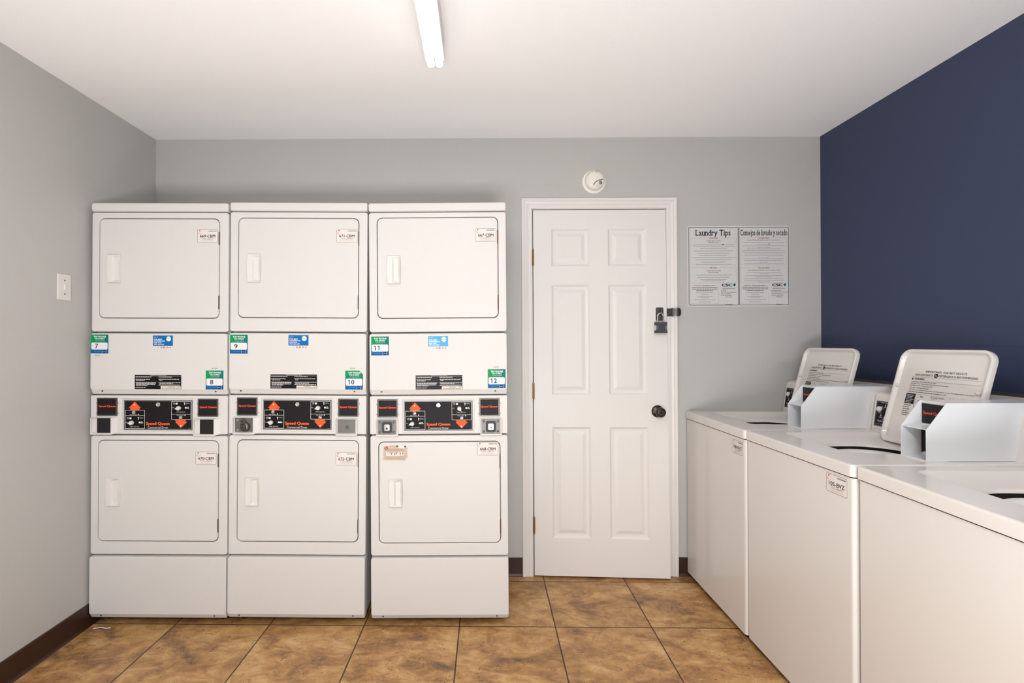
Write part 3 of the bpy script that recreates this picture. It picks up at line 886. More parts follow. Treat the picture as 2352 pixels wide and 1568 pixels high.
            b = MB(); plate(b, x + 0.008, x + w_ - 0.010, z + 0.011, z + h_ - 0.005, 0.002, 0.0086, 0.0115, 0.001); c_ = b.build('lock_plate', 'steel', by)
            xc, zc = x + 0.051, z + 0.043
            b = MB(); frame_plate(b, (xc - 0.024, xc + 0.024, zc - 0.027, zc + 0.026, 0.010), (xc - 0.018, xc + 0.018, zc - 0.021, zc + 0.020, 0.007), 0.011, 0.015, 0.012, 0.0015, 0.0015, floor_=True); hb = b.build('lock_housing', 'charcoal', c_)
            b = MB(); plate(b, xc - 0.014, xc + 0.014, zc - 0.017, zc + 0.015, 0.006, 0.011, 0.021, 0.003); lk = b.build('lock_cylinder', 'chrome', c_)
            b = MB(); b.cyl((xc + 0.001, -0.0205, zc - 0.004), (xc + 0.001, -0.0217, zc - 0.004), 0.0042, n=14); b.box(xc, xc + 0.002, -0.0225, -0.021, zc - 0.010, zc + 0.002); b.build('keyhole', 'blackmetal', c_)
            for (qx, qz) in ((0.018, 0.066), (0.083, 0.066), (0.018, 0.020), (0.083, 0.020)): MB().lathe((x + qx, -0.0112, z + qz), (0, -1, 0), [(0.0058, 0), (0.005, 0.003), (0, 0.004)], n=14).build('bolt', 'nickel', c_)
    # kick panel
    b = MB(); plate(b, 0.0, W, 0.038, s[3] - 0.003, 0.010, -0.026, 0.014, 0.005, chamfer=(0.024, 0.014)); kp = b.build('kick_panel', 'white', root)
    for x in (0.056, W - 0.056):
        b = MB(); b.lathe((x, -0.004, 0.0525), (0, -1, -0.25), [(0.012, -0.004), (0.010, 0.0035), (0.0055, 0.0045), (0.0, 0.0045)], n=20); q = b.build('screw_boss', 'white', kp)
        b = MB(); b.cyl((x, -0.0082, 0.0515), (x, -0.0102, 0.051), 0.0042, n=14, bev=0.0006); b.build('screw', 'nickel', q)
    # stickers on the access panel
    n1, n2 = spec['nums']
    tap_sticker(n1).make('number_sticker', ap, (spec['st1'][0], -0.0142, spec['st1'][1]), label='green and blue sticker numbered ' + n1)
    tap_sticker(n2, spec.get('cut', False)).make('number_sticker', ap, (spec['st2'][0], -0.0142, spec['st2'][1]), label='green and blue sticker numbered ' + n2)
    app_sticker(spec['light']).make('app_sticker', ap, (spec['app'][0], -0.0142, spec['app'][1]))
    instruction_label(spec['light']).make('instruction_label', ap, (spec['ins'][0], -0.0142, spec['ins'][1]))
    for (x, z, t) in spec['prices']: price_label(t).make('price_print', ap, (x, -0.0138, z))
    return root, ch_

S1 = dict(seams=[1.3765, 1.084, 0.8965, 0.331], hinge='nickel',
          fronts=[(1.380, 1.9415, 0.035, 0.603, 1.443, 1.914, 0.077, 1.609, ('669-CBM', 0.497, 1.800)),
                  (0.335, 0.8930, 0.035, 0.604, 0.396, 0.872, 0.077, 0.563, ('670-CBM', 0.495, 0.757))],
          cp=(0.157, 0.9225), plates=[(0.032, 0.9855), (0.506, 0.9835)], bays=[(0.001, 0.894, 'open'), (0.484, 0.890, 'open')],
          nums=('7', '8'), st1=(0.004, 1.2785), st2=(0.545, 1.112), app=(0.296, 1.302), ins=(0.211, 1.111), light=False,
          prices=[(0.022, 1.2635, '$2.00'), (0.573, 1.2045, '$2.00')], kang=(0.15, 0.15))
S2 = dict(S1, seams=[1.3755, 1.083, 0.8965, 0.329],
          fronts=[(1.379, 1.9415, 0.037, 0.606, 1.443, 1.914, 0.081, 1.609, ('671-CBM', 0.499, 1.799)),
                  (0.333, 0.8930, 0.039, 0.611, 0.393, 0.872, 0.080, 0.563, ('672-CBM', 0.502, 0.754))],
          cp=(0.161, 0.9225), plates=[(0.039, 0.9855), (0.513, 0.983)], bays=[(0.017, 0.8935, 'round'), (0.499, 0.8905, 'cover')],
          nums=('9', '10'), cut=True, st1=(0.006, 1.2755), st2=(0.547, 1.1105), app=(0.280, 1.302), ins=(0.196, 1.112),
          prices=[(0.569, 1.2035, '$2.00')], kang=(-0.15, 0.25))
o3 = 0.009
S3 = dict(S1, seams=[1.3765, 1.0835, 0.8985, 0.328], hinge='rust',
          fronts=[(1.380, 1.9415, 0.038, 0.608, 1.443, 1.918, 0.084, 1.605, ('667-CBM', 0.500, 1.801)),
                  (0.332, 0.8950, 0.038, 0.611, 0.390, 0.867, 0.086, 0.561, ('668-CBM', 0.502, 0.800))],
          cp=(0.162, 0.920), plates=[(0.036, 0.982), (0.513, 0.984)], bays=[(0.027, 0.8895, 'square'), (0.513, 0.8905, 'square')],
          nums=('11', '12'), st1=(0.010, 1.272), st2=(0.554, 1.115), app=(0.276, 1.299), ins=(0.216, 1.110), light=True,
          prices=[(0.581, 1.2085, '$2.00')], kang=(0.3, 2.2))
YD = 2.373
r1, c1_ = dryer('stacked_dryer', (-1.832, YD, 0.0), math.atan2(0.014, 1.945), 'white stacked dryer beside the left wall, stickers numbered 7 and 8', S1)
r2, c2_ = dryer('stacked_dryer', (-1.183, YD, -0.002), math.atan2(0.018, 1.945), 'middle white stacked dryer, stickers numbered 9 and 10', S2)
r3, c3_ = dryer('stacked_dryer', (-0.508, YD, -0.008), math.atan2(-0.008, 1.945), 'white stacked dryer nearest the door, stickers numbered 11 and 12, torn label', S3)
r2.location.z = 0.0
# torn label left on the lower door of the dryer numbered 12
p = Print(0.115, 0.074, None)
p.poly([(0, 0.002), (0.104, 0), (0.108, 0.010), (0.114, 0.014), (0.113, 0.062), (0.106, 0.060), (0.108, 0.070), (0.084, 0.066), (0.070, 0.072), (0.030, 0.070), (0.008, 0.064), (0.002, 0.056)], (196, 176, 162))
for pt, c in (([(0.01, 0.066), (0.02, 0.066), (0.026, 0.050), (0.016, 0.056)], (196, 60, 66)), ([(0.002, 0.062), (0.006, 0.062), (0.018, 0.048), (0.014, 0.048)], (60, 52, 50)),
              ([(0.058, 0.066), (0.068, 0.071), (0.070, 0.062)], (40, 34, 34)), ([(0.094, 0.066), (0.108, 0.070), (0.106, 0.060)], (50, 40, 40)),
              ([(0.070, 0.070), (0.100, 0.066), (0.098, 0.056), (0.074, 0.058)], (228, 220, 214)),
              ([(0.012, 0.040), (0.040, 0.034), (0.100, 0.038), (0.098, 0.024), (0.060, 0.020), (0.016, 0.022)], (222, 212, 206))): p.poly(pt, c)
for x, y in ((0.036, 0.028), (0.052, 0.026), (0.060, 0.030), (0.078, 0.028), (0.090, 0.029)): p.rect(x, y, x + 0.005, y + 0.007, (120, 104, 96))
for y, x0, x1 in ((0.052, 0.03, 0.095), (0.046, 0.02, 0.10), (0.016, 0.01, 0.104), (0.008, 0.012, 0.10)): p.line_of_words(x0, x1, y, 0.0016, (176, 112, 84))
lower3 = [c for c in r3.children if c.name.startswith('door')][1]
p.make('torn_label', lower3, (0.061, -0.0076, 0.779), label='torn brown paper label')

# ================================================================ WASHERS
WW, WD, ZT = 0.635, 0.730, 0.933
def washer_lid_print():
    w, h = 0.30, 0.25
    p = Print(w, h, None)
    INK = (44, 40, 44)
    p.text('IMPORTANT!', 0.060, 0.234, 0.128, 0.242, INK, 0.012); p.text('FOR BEST RESULTS', 0.136, 0.234, 0.228, 0.242, INK, 0.006)
    p.text('HIGH EFFICIENCY', 0.016, 0.220, 0.094, 0.228, INK, 0.006); p.circle(0.108, 0.224, 0.0085, INK); p.text('he', 0.1035, 0.2205, 0.1125, 0.2275, (224, 218, 214), 0.01)
    p.text('DETERGENT IS RECOMMENDED.', 0.120, 0.220, 0.274, 0.228, INK, 0.006)
    p.poly([(0.004, 0.203), (0.014, 0.203), (0.009, 0.212)], INK); p.text('WARNING', 0.018, 0.203, 0.062, 0.211, INK, 0.02)
    p.rect(0.002, 0.2145, 0.290, 0.2151, (120, 112, 110)); p.rect(0.066, 0.199, 0.290, 0.1996, (120, 112, 110))
    for y, t, x1 in ((0.192, 'To avoid injury do not open until tub stops.', 0.118), (0.184, 'DO NOT open the lid until all moving parts have stopped.', 0.170), (0.176, 'DO NOT let children play in the washer.', 0.108),
                     (0.168, 'To reset: remove the load.', 0.092), (0.159, 'DO NOT wash articles with gasoline, cleaning solvents or other flammable liquids in the washer.', 0.276), (0.151, 'DO NOT use chlorine bleach with ammonia or acids.', 0.172)):
        p.text(t, 0.006, y, x1, y + 0.0052, INK, 0.008)
    p.rect(0.0, 0.104, 0.042, 0.146, (24, 22, 26))
    for i in range(6): p.line_of_words(0.004, 0.038 - (i % 3) * 0.005, 0.138 - i * 0.006, 0.0022, (214, 208, 206))
    p.rect(0.044, 0.1445, 0.282, 0.1450, (120, 112, 110))
    for x in (0.108, 0.186): p.rect(x, 0.03, x + 0.0006, 0.142, (150, 140, 136))
    for i in range(6): p.line_of_words(0.0, 0.032 - (i % 2) * 0.006, 0.096 - i * 0.008, 0.0024, INK)
    p.text('1. Add', 0.054, 0.134, 0.078, 0.140, INK, 0.0); p.text('2. Load articles', 0.112, 0.136, 0.168, 0.142, INK, 0.0); p.text('into the tub', 0.116, 0.128, 0.158, 0.134, INK, 0.0); p.text('3. Close lid', 0.190, 0.134, 0.228, 0.140, INK, 0.0)
    def loop(cx, cy, rx, ry, t=0.0012, n=24, a0=0, a1=2 * PI):
        p.ring([(cx + rx * math.cos(2 * PI * i / n), cy + ry * math.sin(2 * PI * i / n)) for i in range(n)], [(cx + (rx - t) * math.cos(2 * PI * i / n), cy + (ry - t) * math.sin(2 * PI * i / n)) for i in range(n)], (90, 84, 84))
    loop(0.068, 0.104, 0.024, 0.018); p.border(0.062, 0.096, 0.072, 0.108, 0.001, (80, 74, 74)); p.poly([(0.082, 0.104), (0.092, 0.120), (0.088, 0.122), (0.078, 0.106)], INK)
    loop(0.146, 0.102, 0.026, 0.018); loop(0.142, 0.108, 0.010, 0.010)
    hx = [(0.214, 0.108), (0.220, 0.120), (0.236, 0.130), (0.254, 0.122), (0.260, 0.108), (0.250, 0.094), (0.226, 0.094)]
    cx, cy = 0.237, 0.110
    p.ring(hx, [(cx + (u - cx) * 0.93, cy + (v - cy) * 0.93) for u, v in hx], (70, 66, 66))
    return p

def washer(loc, label, code, code_pos, turn=0.0, bxo=0.0, lxo=0.0):
    root = empty('top_load_washer', loc, (0, 0, -PI / 2 + turn))
    tag(root, label, 'washer', 'top load washers along the navy wall')
    b = MB()
    b.loft([TP(rr(0.002, WW - 0.002, 0.006, WD, 0.012, 6), 0.028), TP(rr(0.002, WW - 0.002, 0.006, WD, 0.012, 6), ZT - 0.0445)], True, True)
    cab = b.build('cabinet', 'washer', root)
    b = MB(); b.box(0.02, WW - 0.02, 0.03, WD - 0.03, 0.0125, 0.0285); b.build('base_frame', 'blackmetal', root)
    for x in (0.05, WW - 0.05):
        for y in (0.05, WD - 0.05):
            b = MB(); b.lathe((x, y, 0), (0, 0, 1), [(0.022, 0), (0.022, 0.006), (0.009, 0.010), (0.009, 0.030), (0, 0.030)], n=20); b.build('leveling_foot', 'blackmetal', root)
    # top with dished recess and wash opening
    b = MB()
    o = (0, WW, 0, WD)
    def ro(k, z, r=0.014): return TP(rr(k, WW - k, k, WD - k * 0, max(r - k, 0.004), 8), z)
    rings = [ro(0.004, ZT - 0.0405), ro(0, ZT - 0.0400), ro(0, ZT - 0.009), ro(0.0012, ZT - 0.005), ro(0.004, ZT - 0.0018), ro(0.009, ZT),
             TP(rr(0.060, 0.485, 0.120, 0.535, 0.040, 8), ZT), TP(rr(0.064, 0.481, 0.124, 0.532, 0.038, 8), ZT - 0.003), TP(rr(0.080, 0.466, 0.140, 0.528, 0.040, 8), ZT - 0.016),
             TP(rr(0.100, 0.452, 0.156, 0.520, 0.09, 8), ZT - 0.026), TP(rr(0.124, 0.440, 0.170, 0.506, 0.13, 8), ZT - 0.032), TP(rr(0.130, 0.434, 0.176, 0.500, 0.14, 8), ZT - 0.038),
             TP(rr(0.132, 0.432, 0.178, 0.498, 0.14, 8), ZT - 0.045), TP(rr(0.128, 0.436, 0.174, 0.502, 0.14, 8), ZT - 0.047)]
    b.loft(rings, True, False)
    b.bm.faces.ensure_lookup_table()
    # open the underside cap so the tub shows
    big = max((f for f in b.bm.faces if len(f.verts) > 8), key=lambda f: f.calc_area()); b.bm.faces.remove(big)
    # cut the matching hole in the cabinet lid by dropping its cap
    b.build('washer_top', 'washer', root, smooth=30)
    # tub: rim ring, basket and agitator
    cx, cy = 0.300, 0.345
    return_parts(root, cx, cy)
    # hood along the back
    HP = [(0.549, ZT - 0.002), (0.552, ZT + 0.004), (0.573, ZT + 0.148), (0.578, ZT + 0.159), (0.591, ZT + 0.167), (0.705, ZT + 0.192), (0.722, ZT + 0.188), (WD, ZT + 0.180), (WD, ZT - 0.002)]
    b = MB()
    def hp(x, k):
        return [Vector((x, y + (k if i < 5 else 0), z - (k if 2 < i < 7 else 0))) for i, (y, z) in enumerate(HP)]
    b.loft([hp(0.0, 0.004), hp(0.003, 0.0), hp(WW - 0.003, 0.0), hp(WW, 0.004)], True, True)
    hood = b.build('control_hood', 'washer', root)
    b = MB(); b.box(0.0, WW, 0.715, 0.7295, ZT + 0.180, ZT + 0.203, 0.003); b.build('rear_rail', 'steel', hood)
    b = MB(); b.lathe((0.33, 0.69, ZT + 0.190), (0, 0, 1), [(0.010, 0), (0.010, 0.003), (0.006, 0.005), (0, 0.005)], n=18); b.build('hood_lock', 'chrome', hood)
    # control plaque on the sloping face
    y0, z0, y1, z1 = 0.552, ZT + 0.004, 0.573, ZT + 0.148
    dl = math.hypot(y1 - y0, z1 - z0); ty, tz = (y1 - y0) / dl, (z1 - z0) / dl
    ny, nz_ = -tz, ty
    def slope(u, v, d): return (u, y0 + ty * v + ny * d, z0 + tz * v + nz_ * d)
    b = MB()
    o1 = rr(0.004, 0.300, 0.006, 0.140, 0.004, 4); o2 = rr(0.009, 0.295, 0.011, 0.135, 0.003, 4)
    b.loft([[slope(u, v, -0.001) for u, v in o1], [slope(u, v, 0.002) for u, v in o1], [slope(u, v, 0.003) for u, v in o2]], True, True)
    cp = b.build('control_panel', 'washer', hood)
    pw, ph = 0.254, 0.110
    p = Print(pw, ph, (150, 146, 146), 0.001)
    p.rect(0.0015, 0.0015, pw - 0.0015, ph - 0.0015, (24, 22, 27)); p.border(0.004, 0.004, pw - 0.004, ph - 0.004, 0.0008, (150, 146, 146), 0.001)
    kx_, ky_ = 0.050, 0.066
    for a in range(0, 360, 45):
        t = math.radians(a); X, Y = kx_ + 0.026 * math.cos(t), ky_ + 0.026 * math.sin(t)
        p.rect(X - 0.0022, Y - 0.004, X + 0.0022, Y + 0.004, (214, 210, 208)); p.rect(X - 0.009, Y - 0.009, X + 0.009, Y - 0.0065, (170, 166, 166))
    p.text('HOT WARM COLD', 0.024, 0.100, 0.100, 0.105, (200, 196, 194), 0.0)
    p.text('FABRIC SELECTOR', 0.016, 0.020, 0.104, 0.027, (200, 196, 194), 0.006)
    p.rect(0.010, 0.010, 0.120, 0.0112, (170, 166, 166))
    p.text('Speed Queen', 0.140, 0.060, 0.236, 0.078, (230, 76, 34), 0.03)
    p.make('control_print', cp, frame=lambda u, v, d: slope(0.016 + u, 0.018 + v, 0.0032 + d))
    b = MB()
    def kr(r, d, sq=1.0): return [slope(0.016 + kx_ - 0.029 + r * math.cos(2 * PI * i / 24), 0.020 + ky_ + 0.006 + r * sq * math.sin(2 * PI * i / 24), d) for i in range(24)]
    b.loft([kr(0.012, 0.003), kr(0.012, 0.008), kr(0.009, 0.010), kr(0.007, 0.014), kr(0.004, 0.015)], True, True)
    b.build('selector_knob', 'whiteplastic', cp)
    # coin box on top, at the user's right
    bx0, bx1 = 0.507 + bxo, 0.605 + bxo
    zt = ZT + 0.188; zm = ZT + 0.101
    yf, yu, yr = 0.265, 0.331, 0.334
    prof = [(yf, ZT + 0.0012), (yf, zm), (yu, zt), (0.655, zt), (0.655, ZT + 0.0012)]
    th = 0.0022
    b = MB()
    for xa in (bx0, bx1 - th):                 # side cheeks
        b.loft([[Vector((xa, y, z)) for y, z in prof], [Vector((xa + th, y, z)) for y, z in prof]], True, True)
    b.box(bx0 + 0.0008, bx1 - 0.0008, yu, 0.655, zt - th, zt - 0.0004)      # roof
    b.box(bx0 + 0.001, bx1 - 0.001, yr, yr + th, ZT, zt - 0.001)   # recessed face
    b.box(bx0 + 0.0008, bx1 - 0.0008, yf + 0.001, yr, ZT - 0.001, ZT + 0.004)    # sill
    cb = b.build('coin_box', 'paint_metal', root)
    b = MB()
    b.loft([[Vector((bx0 + th, yf + 0.004, zm + 0.000)), Vector((bx1 - th, yf + 0.004, zm)), Vector((bx1 - th, yr, zm + 0.004)), Vector((bx0 + th, yr, zm + 0.004))],
            [Vector((bx0 + th, yf + 0.004, zm + 0.002)), Vector((bx1 - th, yf + 0.004, zm + 0.002)), Vector((bx1 - th, yr, zm + 0.006)), Vector((bx0 + th, yr, zm + 0.006))]], True, True)
    b.build('shelf', 'paint_metal', cb)
    fw, fh = bx1 - bx0 - 2 * th - 0.004, zt - zm - 0.018
    p = Print(fw, fh, (130, 122, 124), 0.001)
    p.rect(0.002, 0.002, fw - 0.002, fh - 0.002, (30, 27, 32)); p.text('Speed Queen', 0.006, fh * 0.42, fw - 0.006, fh * 0.60, (230, 70, 32), 0.03)
    p.make('meter_face', cb, (bx0 + th + 0.002, yr - 0.001, zm + 0.010))
    b = MB(); plate(b, bx0 + 0.007, bx0 + 0.062, ZT + 0.016, zm - 0.004, 0.002, -yr, -yr + 0.003, 0.001); sl = b.build('coin_slot', 'blackmetal', cb)
    b = MB(); b.box(bx0 + 0.0045, bx0 + 0.007, yr - 0.004, yr, ZT + 0.012, zm - 0.006); b.build('slot_edge', 'rust', sl)
    # raised lid, leaning back against the hood
    lx0, lx1 = 0.090 + lxo, 0.476 + lxo
    ya, za = 0.507, ZT - 0.022
    ang = math.atan2(0.103, 0.376)
    LL = 0.391
    ly, lz = math.sin(ang), math.cos(ang)
    def lid(u, v, d): return (lx0 + u, ya + ly * v - lz * d, za + lz * v + ly * d)
    LWd = lx1 - lx0
    n = 8
    def lo(k, d, r=0.045):
        # square-ish lower corners, generously rounded upper ones, slight hand grip swelling on the top edge
        pts = []
        for (u, v) in rr(k, LWd - k, k, LL - k, r - k if r > k else 0.002, n):
            if v < LL * 0.3:
                # sharpen the lower corners
                uu = u; rr_ = r - k
                if v < k + rr_: 
                    f = 0.65
                    cx2 = k if u < LWd / 2 else LWd - k
                    uu = u + (cx2 - u) * f * (1 - (v - k) / max(rr_, 1e-4)) * 0.6
                    v = v
                u = uu
            pts.append((u, v))
        return [Vector(lid(u, v, d)) for u, v in pts]
    b = MB()
    b.loft([lo(0.005, -0.014), lo(0.001, -0.012), lo(0, -0.008), lo(0, 0.004), lo(0.002, 0.007), lo(0.006, 0.008), lo(0.010, 0.007), lo(0.013, 0.003), lo(0.018, -0.004), lo(0.024, -0.005)], True, True)
    ld = b.build('lid', 'washer', root, smooth=35)
    pr = washer_lid_print()
    pr.make('lid_print', ld, frame=lambda u, v, d: lid(0.066 + u, 0.064 + v, -0.0050 + d))
    for (u, v) in ((0.012, 0.236), (LWd - 0.030, 0.236)):
        b = MB()
        c = Vector(lid(u, v, -0.004)); nn = Vector(lid(u, v, 1)) - Vector(lid(u, v, 0))
        b.lathe(c, nn, [(0.009, 0), (0.009, 0.006), (0.006, 0.010), (0, 0.011)], n=16); b.build('lid_bumper', 'whiteplastic', ld)
    b = MB(); b.tube([lid(0.022, 0.014, -0.002), lid(0.024, 0.034, -0.001), lid(0.022, 0.056, -0.005)], 0.002, n=8)
    b.build('hinge_arm', 'whiteplastic', ld)
    # asset tag on the front
    if code:
        u0, z0_ = code_pos
        asset_label(code).make('asset_label', cab, (u0, 0.0059, z0_), label='white asset tag printed ' + code)
    return root

def return_parts(root, cx, cy):
    """tub and agitator, seen through the wash opening"""
    b = MB()
    n = 40
    b.lathe((cx - 0.018, cy - 0.004, 0), (0, 0, 1), [(0.134, ZT - 0.062), (0.133, ZT - 0.055), (0.128, ZT - 0.0515), (0.118, ZT - 0.052), (0.110, ZT - 0.058), (0.106, ZT - 0.074), (0.150, ZT - 0.084), (0.205, ZT - 0.088), (0.205, ZT - 0.082), (0.150, ZT - 0.076)], n=n)
    b.build('balance_ring', 'whiteplastic', root)
    b = MB()
    rs = []
    for r, z in ((0.212, ZT - 0.085), (0.210, ZT - 0.20), (0.206, 0.36), (0.16, 0.33), (0.04, 0.35)):
        rs.append([Vector((cx + r * math.cos(2 * PI * i / n), cy + r * math.sin(2 * PI * i / n), z)) for i in range(n)])
    b.loft(rs, False, True)
    b.build('wash_basket', 'tub', root)
    b = MB()
    b.lathe((cx, cy, 0), (0, 0, 1), [(0.15, 0.345), (0.12, 0.37), (0.055, 0.42), (0.045, 0.62), (0.04, 0.76), (0.034, 0.79), (0.0, 0.80)], n=24)
    for k in range(4):
        t = PI / 2 * k + 0.4; c, s_ = math.cos(t), math.sin(t)
        pts = [(0.03, 0.36), (0.13, 0.36), (0.12, 0.40), (0.075, 0.46), (0.065, 0.60), (0.04, 0.66)]
        b.loft([[Vector((cx + r * c - 0.003 * s_, cy + r * s_ + 0.003 * c, z)) for r, z in pts], [Vector((cx + r * c + 0.003 * s_, cy + r * s_ - 0.003 * c, z)) for r, z in pts]], True, True)
    b.build('agitator', 'whiteplastic', root)

wa = washer((1.167, 2.866, 0), 'white top load washer farthest away, against the grey back wall, lid open', '108-BVZ', (0.520, 0.812), lxo=0.028, bxo=0.010)
wb = washer((1.172, 2.229, 0), 'middle white top load washer, raised lid, asset tag 105-BVZ', '105-BVZ', (0.510, 0.817), lxo=0.015, bxo=-0.005)
wc = washer((1.180, 1.589, 0.0), 'nearest white top load washer, cut off by the right picture edge, no asset tag', None, None, turn=math.radians(-2.5))
# cabinets are open at the top so the tub shows through the wash opening
for r in (wa, wb, wc):
    for ch in r.children:
        if ch.name.startswith('cabinet'):
            bm_ = bmesh.new(); bm_.from_mesh(ch.data)
            top = [f for f in bm_.faces if len(f.verts) > 8 and f.calc_center_median().z > 0.5]
            bmesh.ops.delete(bm_, geom=top, context='FACES_ONLY'); bm_.to_mesh(ch.data); bm_.free()

# ================================================================ WALL SIGN
SX0, SX1, SZ0, SZ1 = 1.186, 1.762, 1.522, 1.979
sg = empty('laundry_tips_sign', (SX0, YB, SZ0))
tag(sg, 'white bilingual laundry tips sign on the grey back wall right of the door', 'sign')
sw, sh = SX1 - SX0, SZ1 - SZ0
b = MB(); plate(b, 0, sw, 0, sh, 0.010, 0.0, 0.004, 0.001); sb = b.build('sign_board', 'whiteplastic', sg)
def sheet(x_off, title, words, es):
    w, h = 0.285, 0.446
    p = Print(w, h, (208, 207, 205), 0.004, 0.0004)
    BK = (44, 42, 46); GR = (138, 134, 133); RD = (172, 40, 44)
    p.border(0.0015, 0.0015, w - 0.0015, h - 0.0015, 0.0030, (52, 50, 54), 0.005)
    if es: p.text(title, 0.010, 0.386, 0.276, 0.430, BK, 0.020, serif=True)
    else: p.text(title, 0.040, 0.386, 0.240, 0.430, BK, 0.020, serif=True)
    cx = w / 2
    # panels
    p.border(0.012, 0.230, w - 0.014, 0.388 - 0.004, 0.0007, GR, 0.001)
    p.border(0.012, 0.128, w - 0.014, 0.216, 0.0007, GR, 0.001)
    p.border(0.012, 0.012, 0.170, 0.114, 0.0007, GR, 0.001)
    def head(t, y, hw):
        p.rect(cx - hw - 0.006, y - 0.001, cx + hw + 0.006, y + 0.011, (208, 207, 205)); p.text(t, cx - hw, y, cx + hw, y + 0.0095, RD, 0.012)
    head(words[0], 0.3775, 0.026 if not es else 0.032); head(words[1], 0.209, 0.021 if not es else 0.032)
    def ctext(t, y, hw, hh=0.0055, c=BK, b_=0.01): p.text(t, cx - hw, y, cx + hw, y + hh, c, b_)
    if not es:
        ctext('FOR BEST RESULTS WHEN', 0.364, 0.040); ctext('WASHING CLOTHES:', 0.3545, 0.031)
        ctext('FOR BEST RESULTS WHEN', 0.1945, 0.041); ctext('DRYING CLOTHES:', 0.1850, 0.028)
        rows = [(0.344, .115), (0.335, .118), (0.322, .076), (0.309, .112), (0.296, .088), (0.2835, .078), (0.271, .124), (0.2585, .104), (0.2455, .068), (0.2335, .100),
                (0.172, .102), (0.1595, .088), (0.147, .074), (0.139, .060)]
        p.circle(0.196, 0.346, 0.004, (52, 52, 130), 10)
    else:
        ctext('PARA OBTENER MEJORES RESULTADOS AL LAVAR LA ROPA:', 0.367, 0.092); ctext('PARA OBTENER MEJORES RESULTADOS AL SECAR LA ROPA:', 0.1965, 0.092)
        rows = [(0.3555, .118), (0.346, .040), (0.337, .118), (0.328, .038), (0.319, .096), (0.3095, .118), (0.300, .120), (0.291, .108), (0.2815, .116), (0.272, .030), (0.263, .114), (0.2535, .110), (0.244, .024), (0.235, .114),
                (0.185, .100), (0.178, .026), (0.168, .108), (0.1605, .048), (0.1505, .114), (0.140, .112), (0.1325, .034)]
        p.circle(0.172, 0.3475, 0.0035, (40, 60, 90), 10)
    for y, hw in rows: p.line_of_words(cx - hw, cx + hw, y, 0.0021, GR)
    # warning corner
    c2 = 0.092
    p.text('WARNING:' if not es else 'ADVERTENCIA:', c2 - 0.062, 0.1105, c2 - 0.022, 0.1155, RD, 0.008)
    p.line_of_words(c2 - 0.016, c2 + 0.056, 0.1112, 0.0030, (86, 82, 84))
    for y, hw in ((0.102, .072), (0.0925, .072), (0.083, .048)): p.line_of_words(c2 - hw, c2 + hw, y, 0.0030, (86, 82, 84))
    for y, hw in ((0.072, .050), (0.061, .022), (0.050, .044), (0.043, .026), (0.032, .060), (0.020, .034)): p.line_of_words(c2 - hw, c2 + hw, y, 0.0020, GR)
    # logo
    p.text('CSC', 0.188, 0.108, 0.248, 0.124, (20, 20, 26), 0.05)
    p.poly([(0.251, 0.118), (0.258, 0.125), (0.268, 0.124), (0.266, 0.114), (0.260, 0.107), (0.256, 0.112)], (26, 110, 130)); p.poly([(0.256, 0.118), (0.262, 0.122), (0.262, 0.114)], (20, 40, 80))
    p.text('ServiceWorks', 0.192, 0.0935, 0.262, 0.1015, (90, 88, 100), 0.0); p.rect(0.190, 0.0925, 0.234, 0.0933, (120, 116, 120))
    lines = (('For service,', .214), ('use the CSC Service Request app,', .270), ('visit cscsw.com/service', .240), ('or call 1-877-264-6622', .244)) if not es else (('Para solicitar servicio,', .240), ('utilice la aplicacion CSC ServiceRequest', .276), ('visite cscsw.com/service', .246), ('o llame al 1-877-264-6622', .252))
    for i, (t, x1) in enumerate(lines): p.text(t, 0.184, 0.0815 - i * 0.0086, x1, 0.0868 - i * 0.0086, (40, 38, 44), 0.008)
    p.line_of_words(0.210, 0.244, 0.0475, 0.0024, (60, 58, 62)); p.line_of_words(0.208, 0.248, 0.006, 0.0022, (60, 58, 62))
    p.make('printed_panel', sb, (x_off, -0.0041, 0.0055))
sheet(0.0035, 'Laundry Tips', ('WASHERS', 'DRYERS'), False)
sheet(0.2885, 'Consejos de lavado y secado', ('LAVADORAS', 'SECADORAS'), True)

# ================================================================ SMOKE DETECTOR
sd = empty('smoke_detector', (0.657, YB, 2.233))
tag(sd, 'round white smoke detector on the wall above the door', 'smoke detector')
b = MB(); b.lathe((0, 0, 0), (0, -1, 0), [(0.067, 0), (0.067, 0.004), (0.064, 0.007), (0.056, 0.008), (0.0, 0.008)], n=48); b.build('mounting_plate', 'cream', sd)
b = MB(); b.lathe((0.001, 0, 0.002), (0, -1, 0), [(0.054, 0.007), (0.055, 0.016), (0.053, 0.028), (0.047, 0.037), (0.036, 0.0415), (0.018, 0.043), (0.0, 0.0435)], n=48); bd = b.build('detector_body', 'cream', sd, smooth=60)
def dome(x, z):
    r = math.hypot(x, z); pr = [(0, 0.0435), (0.018, 0.043), (0.036, 0.0415), (0.047, 0.037), (0.053, 0.028)]
    for (r0, h0), (r1_, h1) in zip(pr, pr[1:]):
        if r <= r1_: return h0 + (h1 - h0) * (r - r0) / (r1_ - r0)
    return 0.028
b = MB(); b.tube([(x + 0.001, -dome(x, z) - 0.0003, z + 0.002) for x, z in ((-0.012, -0.034), (-0.007, -0.022), (0.002, -0.012), (0.014, -0.006), (0.028, -0.002), (0.042, 0.001))], 0.0022, n=8); b.build('seam_ridge', 'steel', bd)
b = MB()
for k in range(-3, 4):
    hw = math.sqrt(max(0, 0.0105 ** 2 - (k * 0.003) ** 2)); x = 0.027; z = -0.016 + k * 0.003
    y = dome(x, z)
    b.box(x - hw, x + hw, -y - 0.001, -y + 0.002, z - 0.0008, z + 0.0008)
b.build('sounder_grille', 'charcoal', bd)
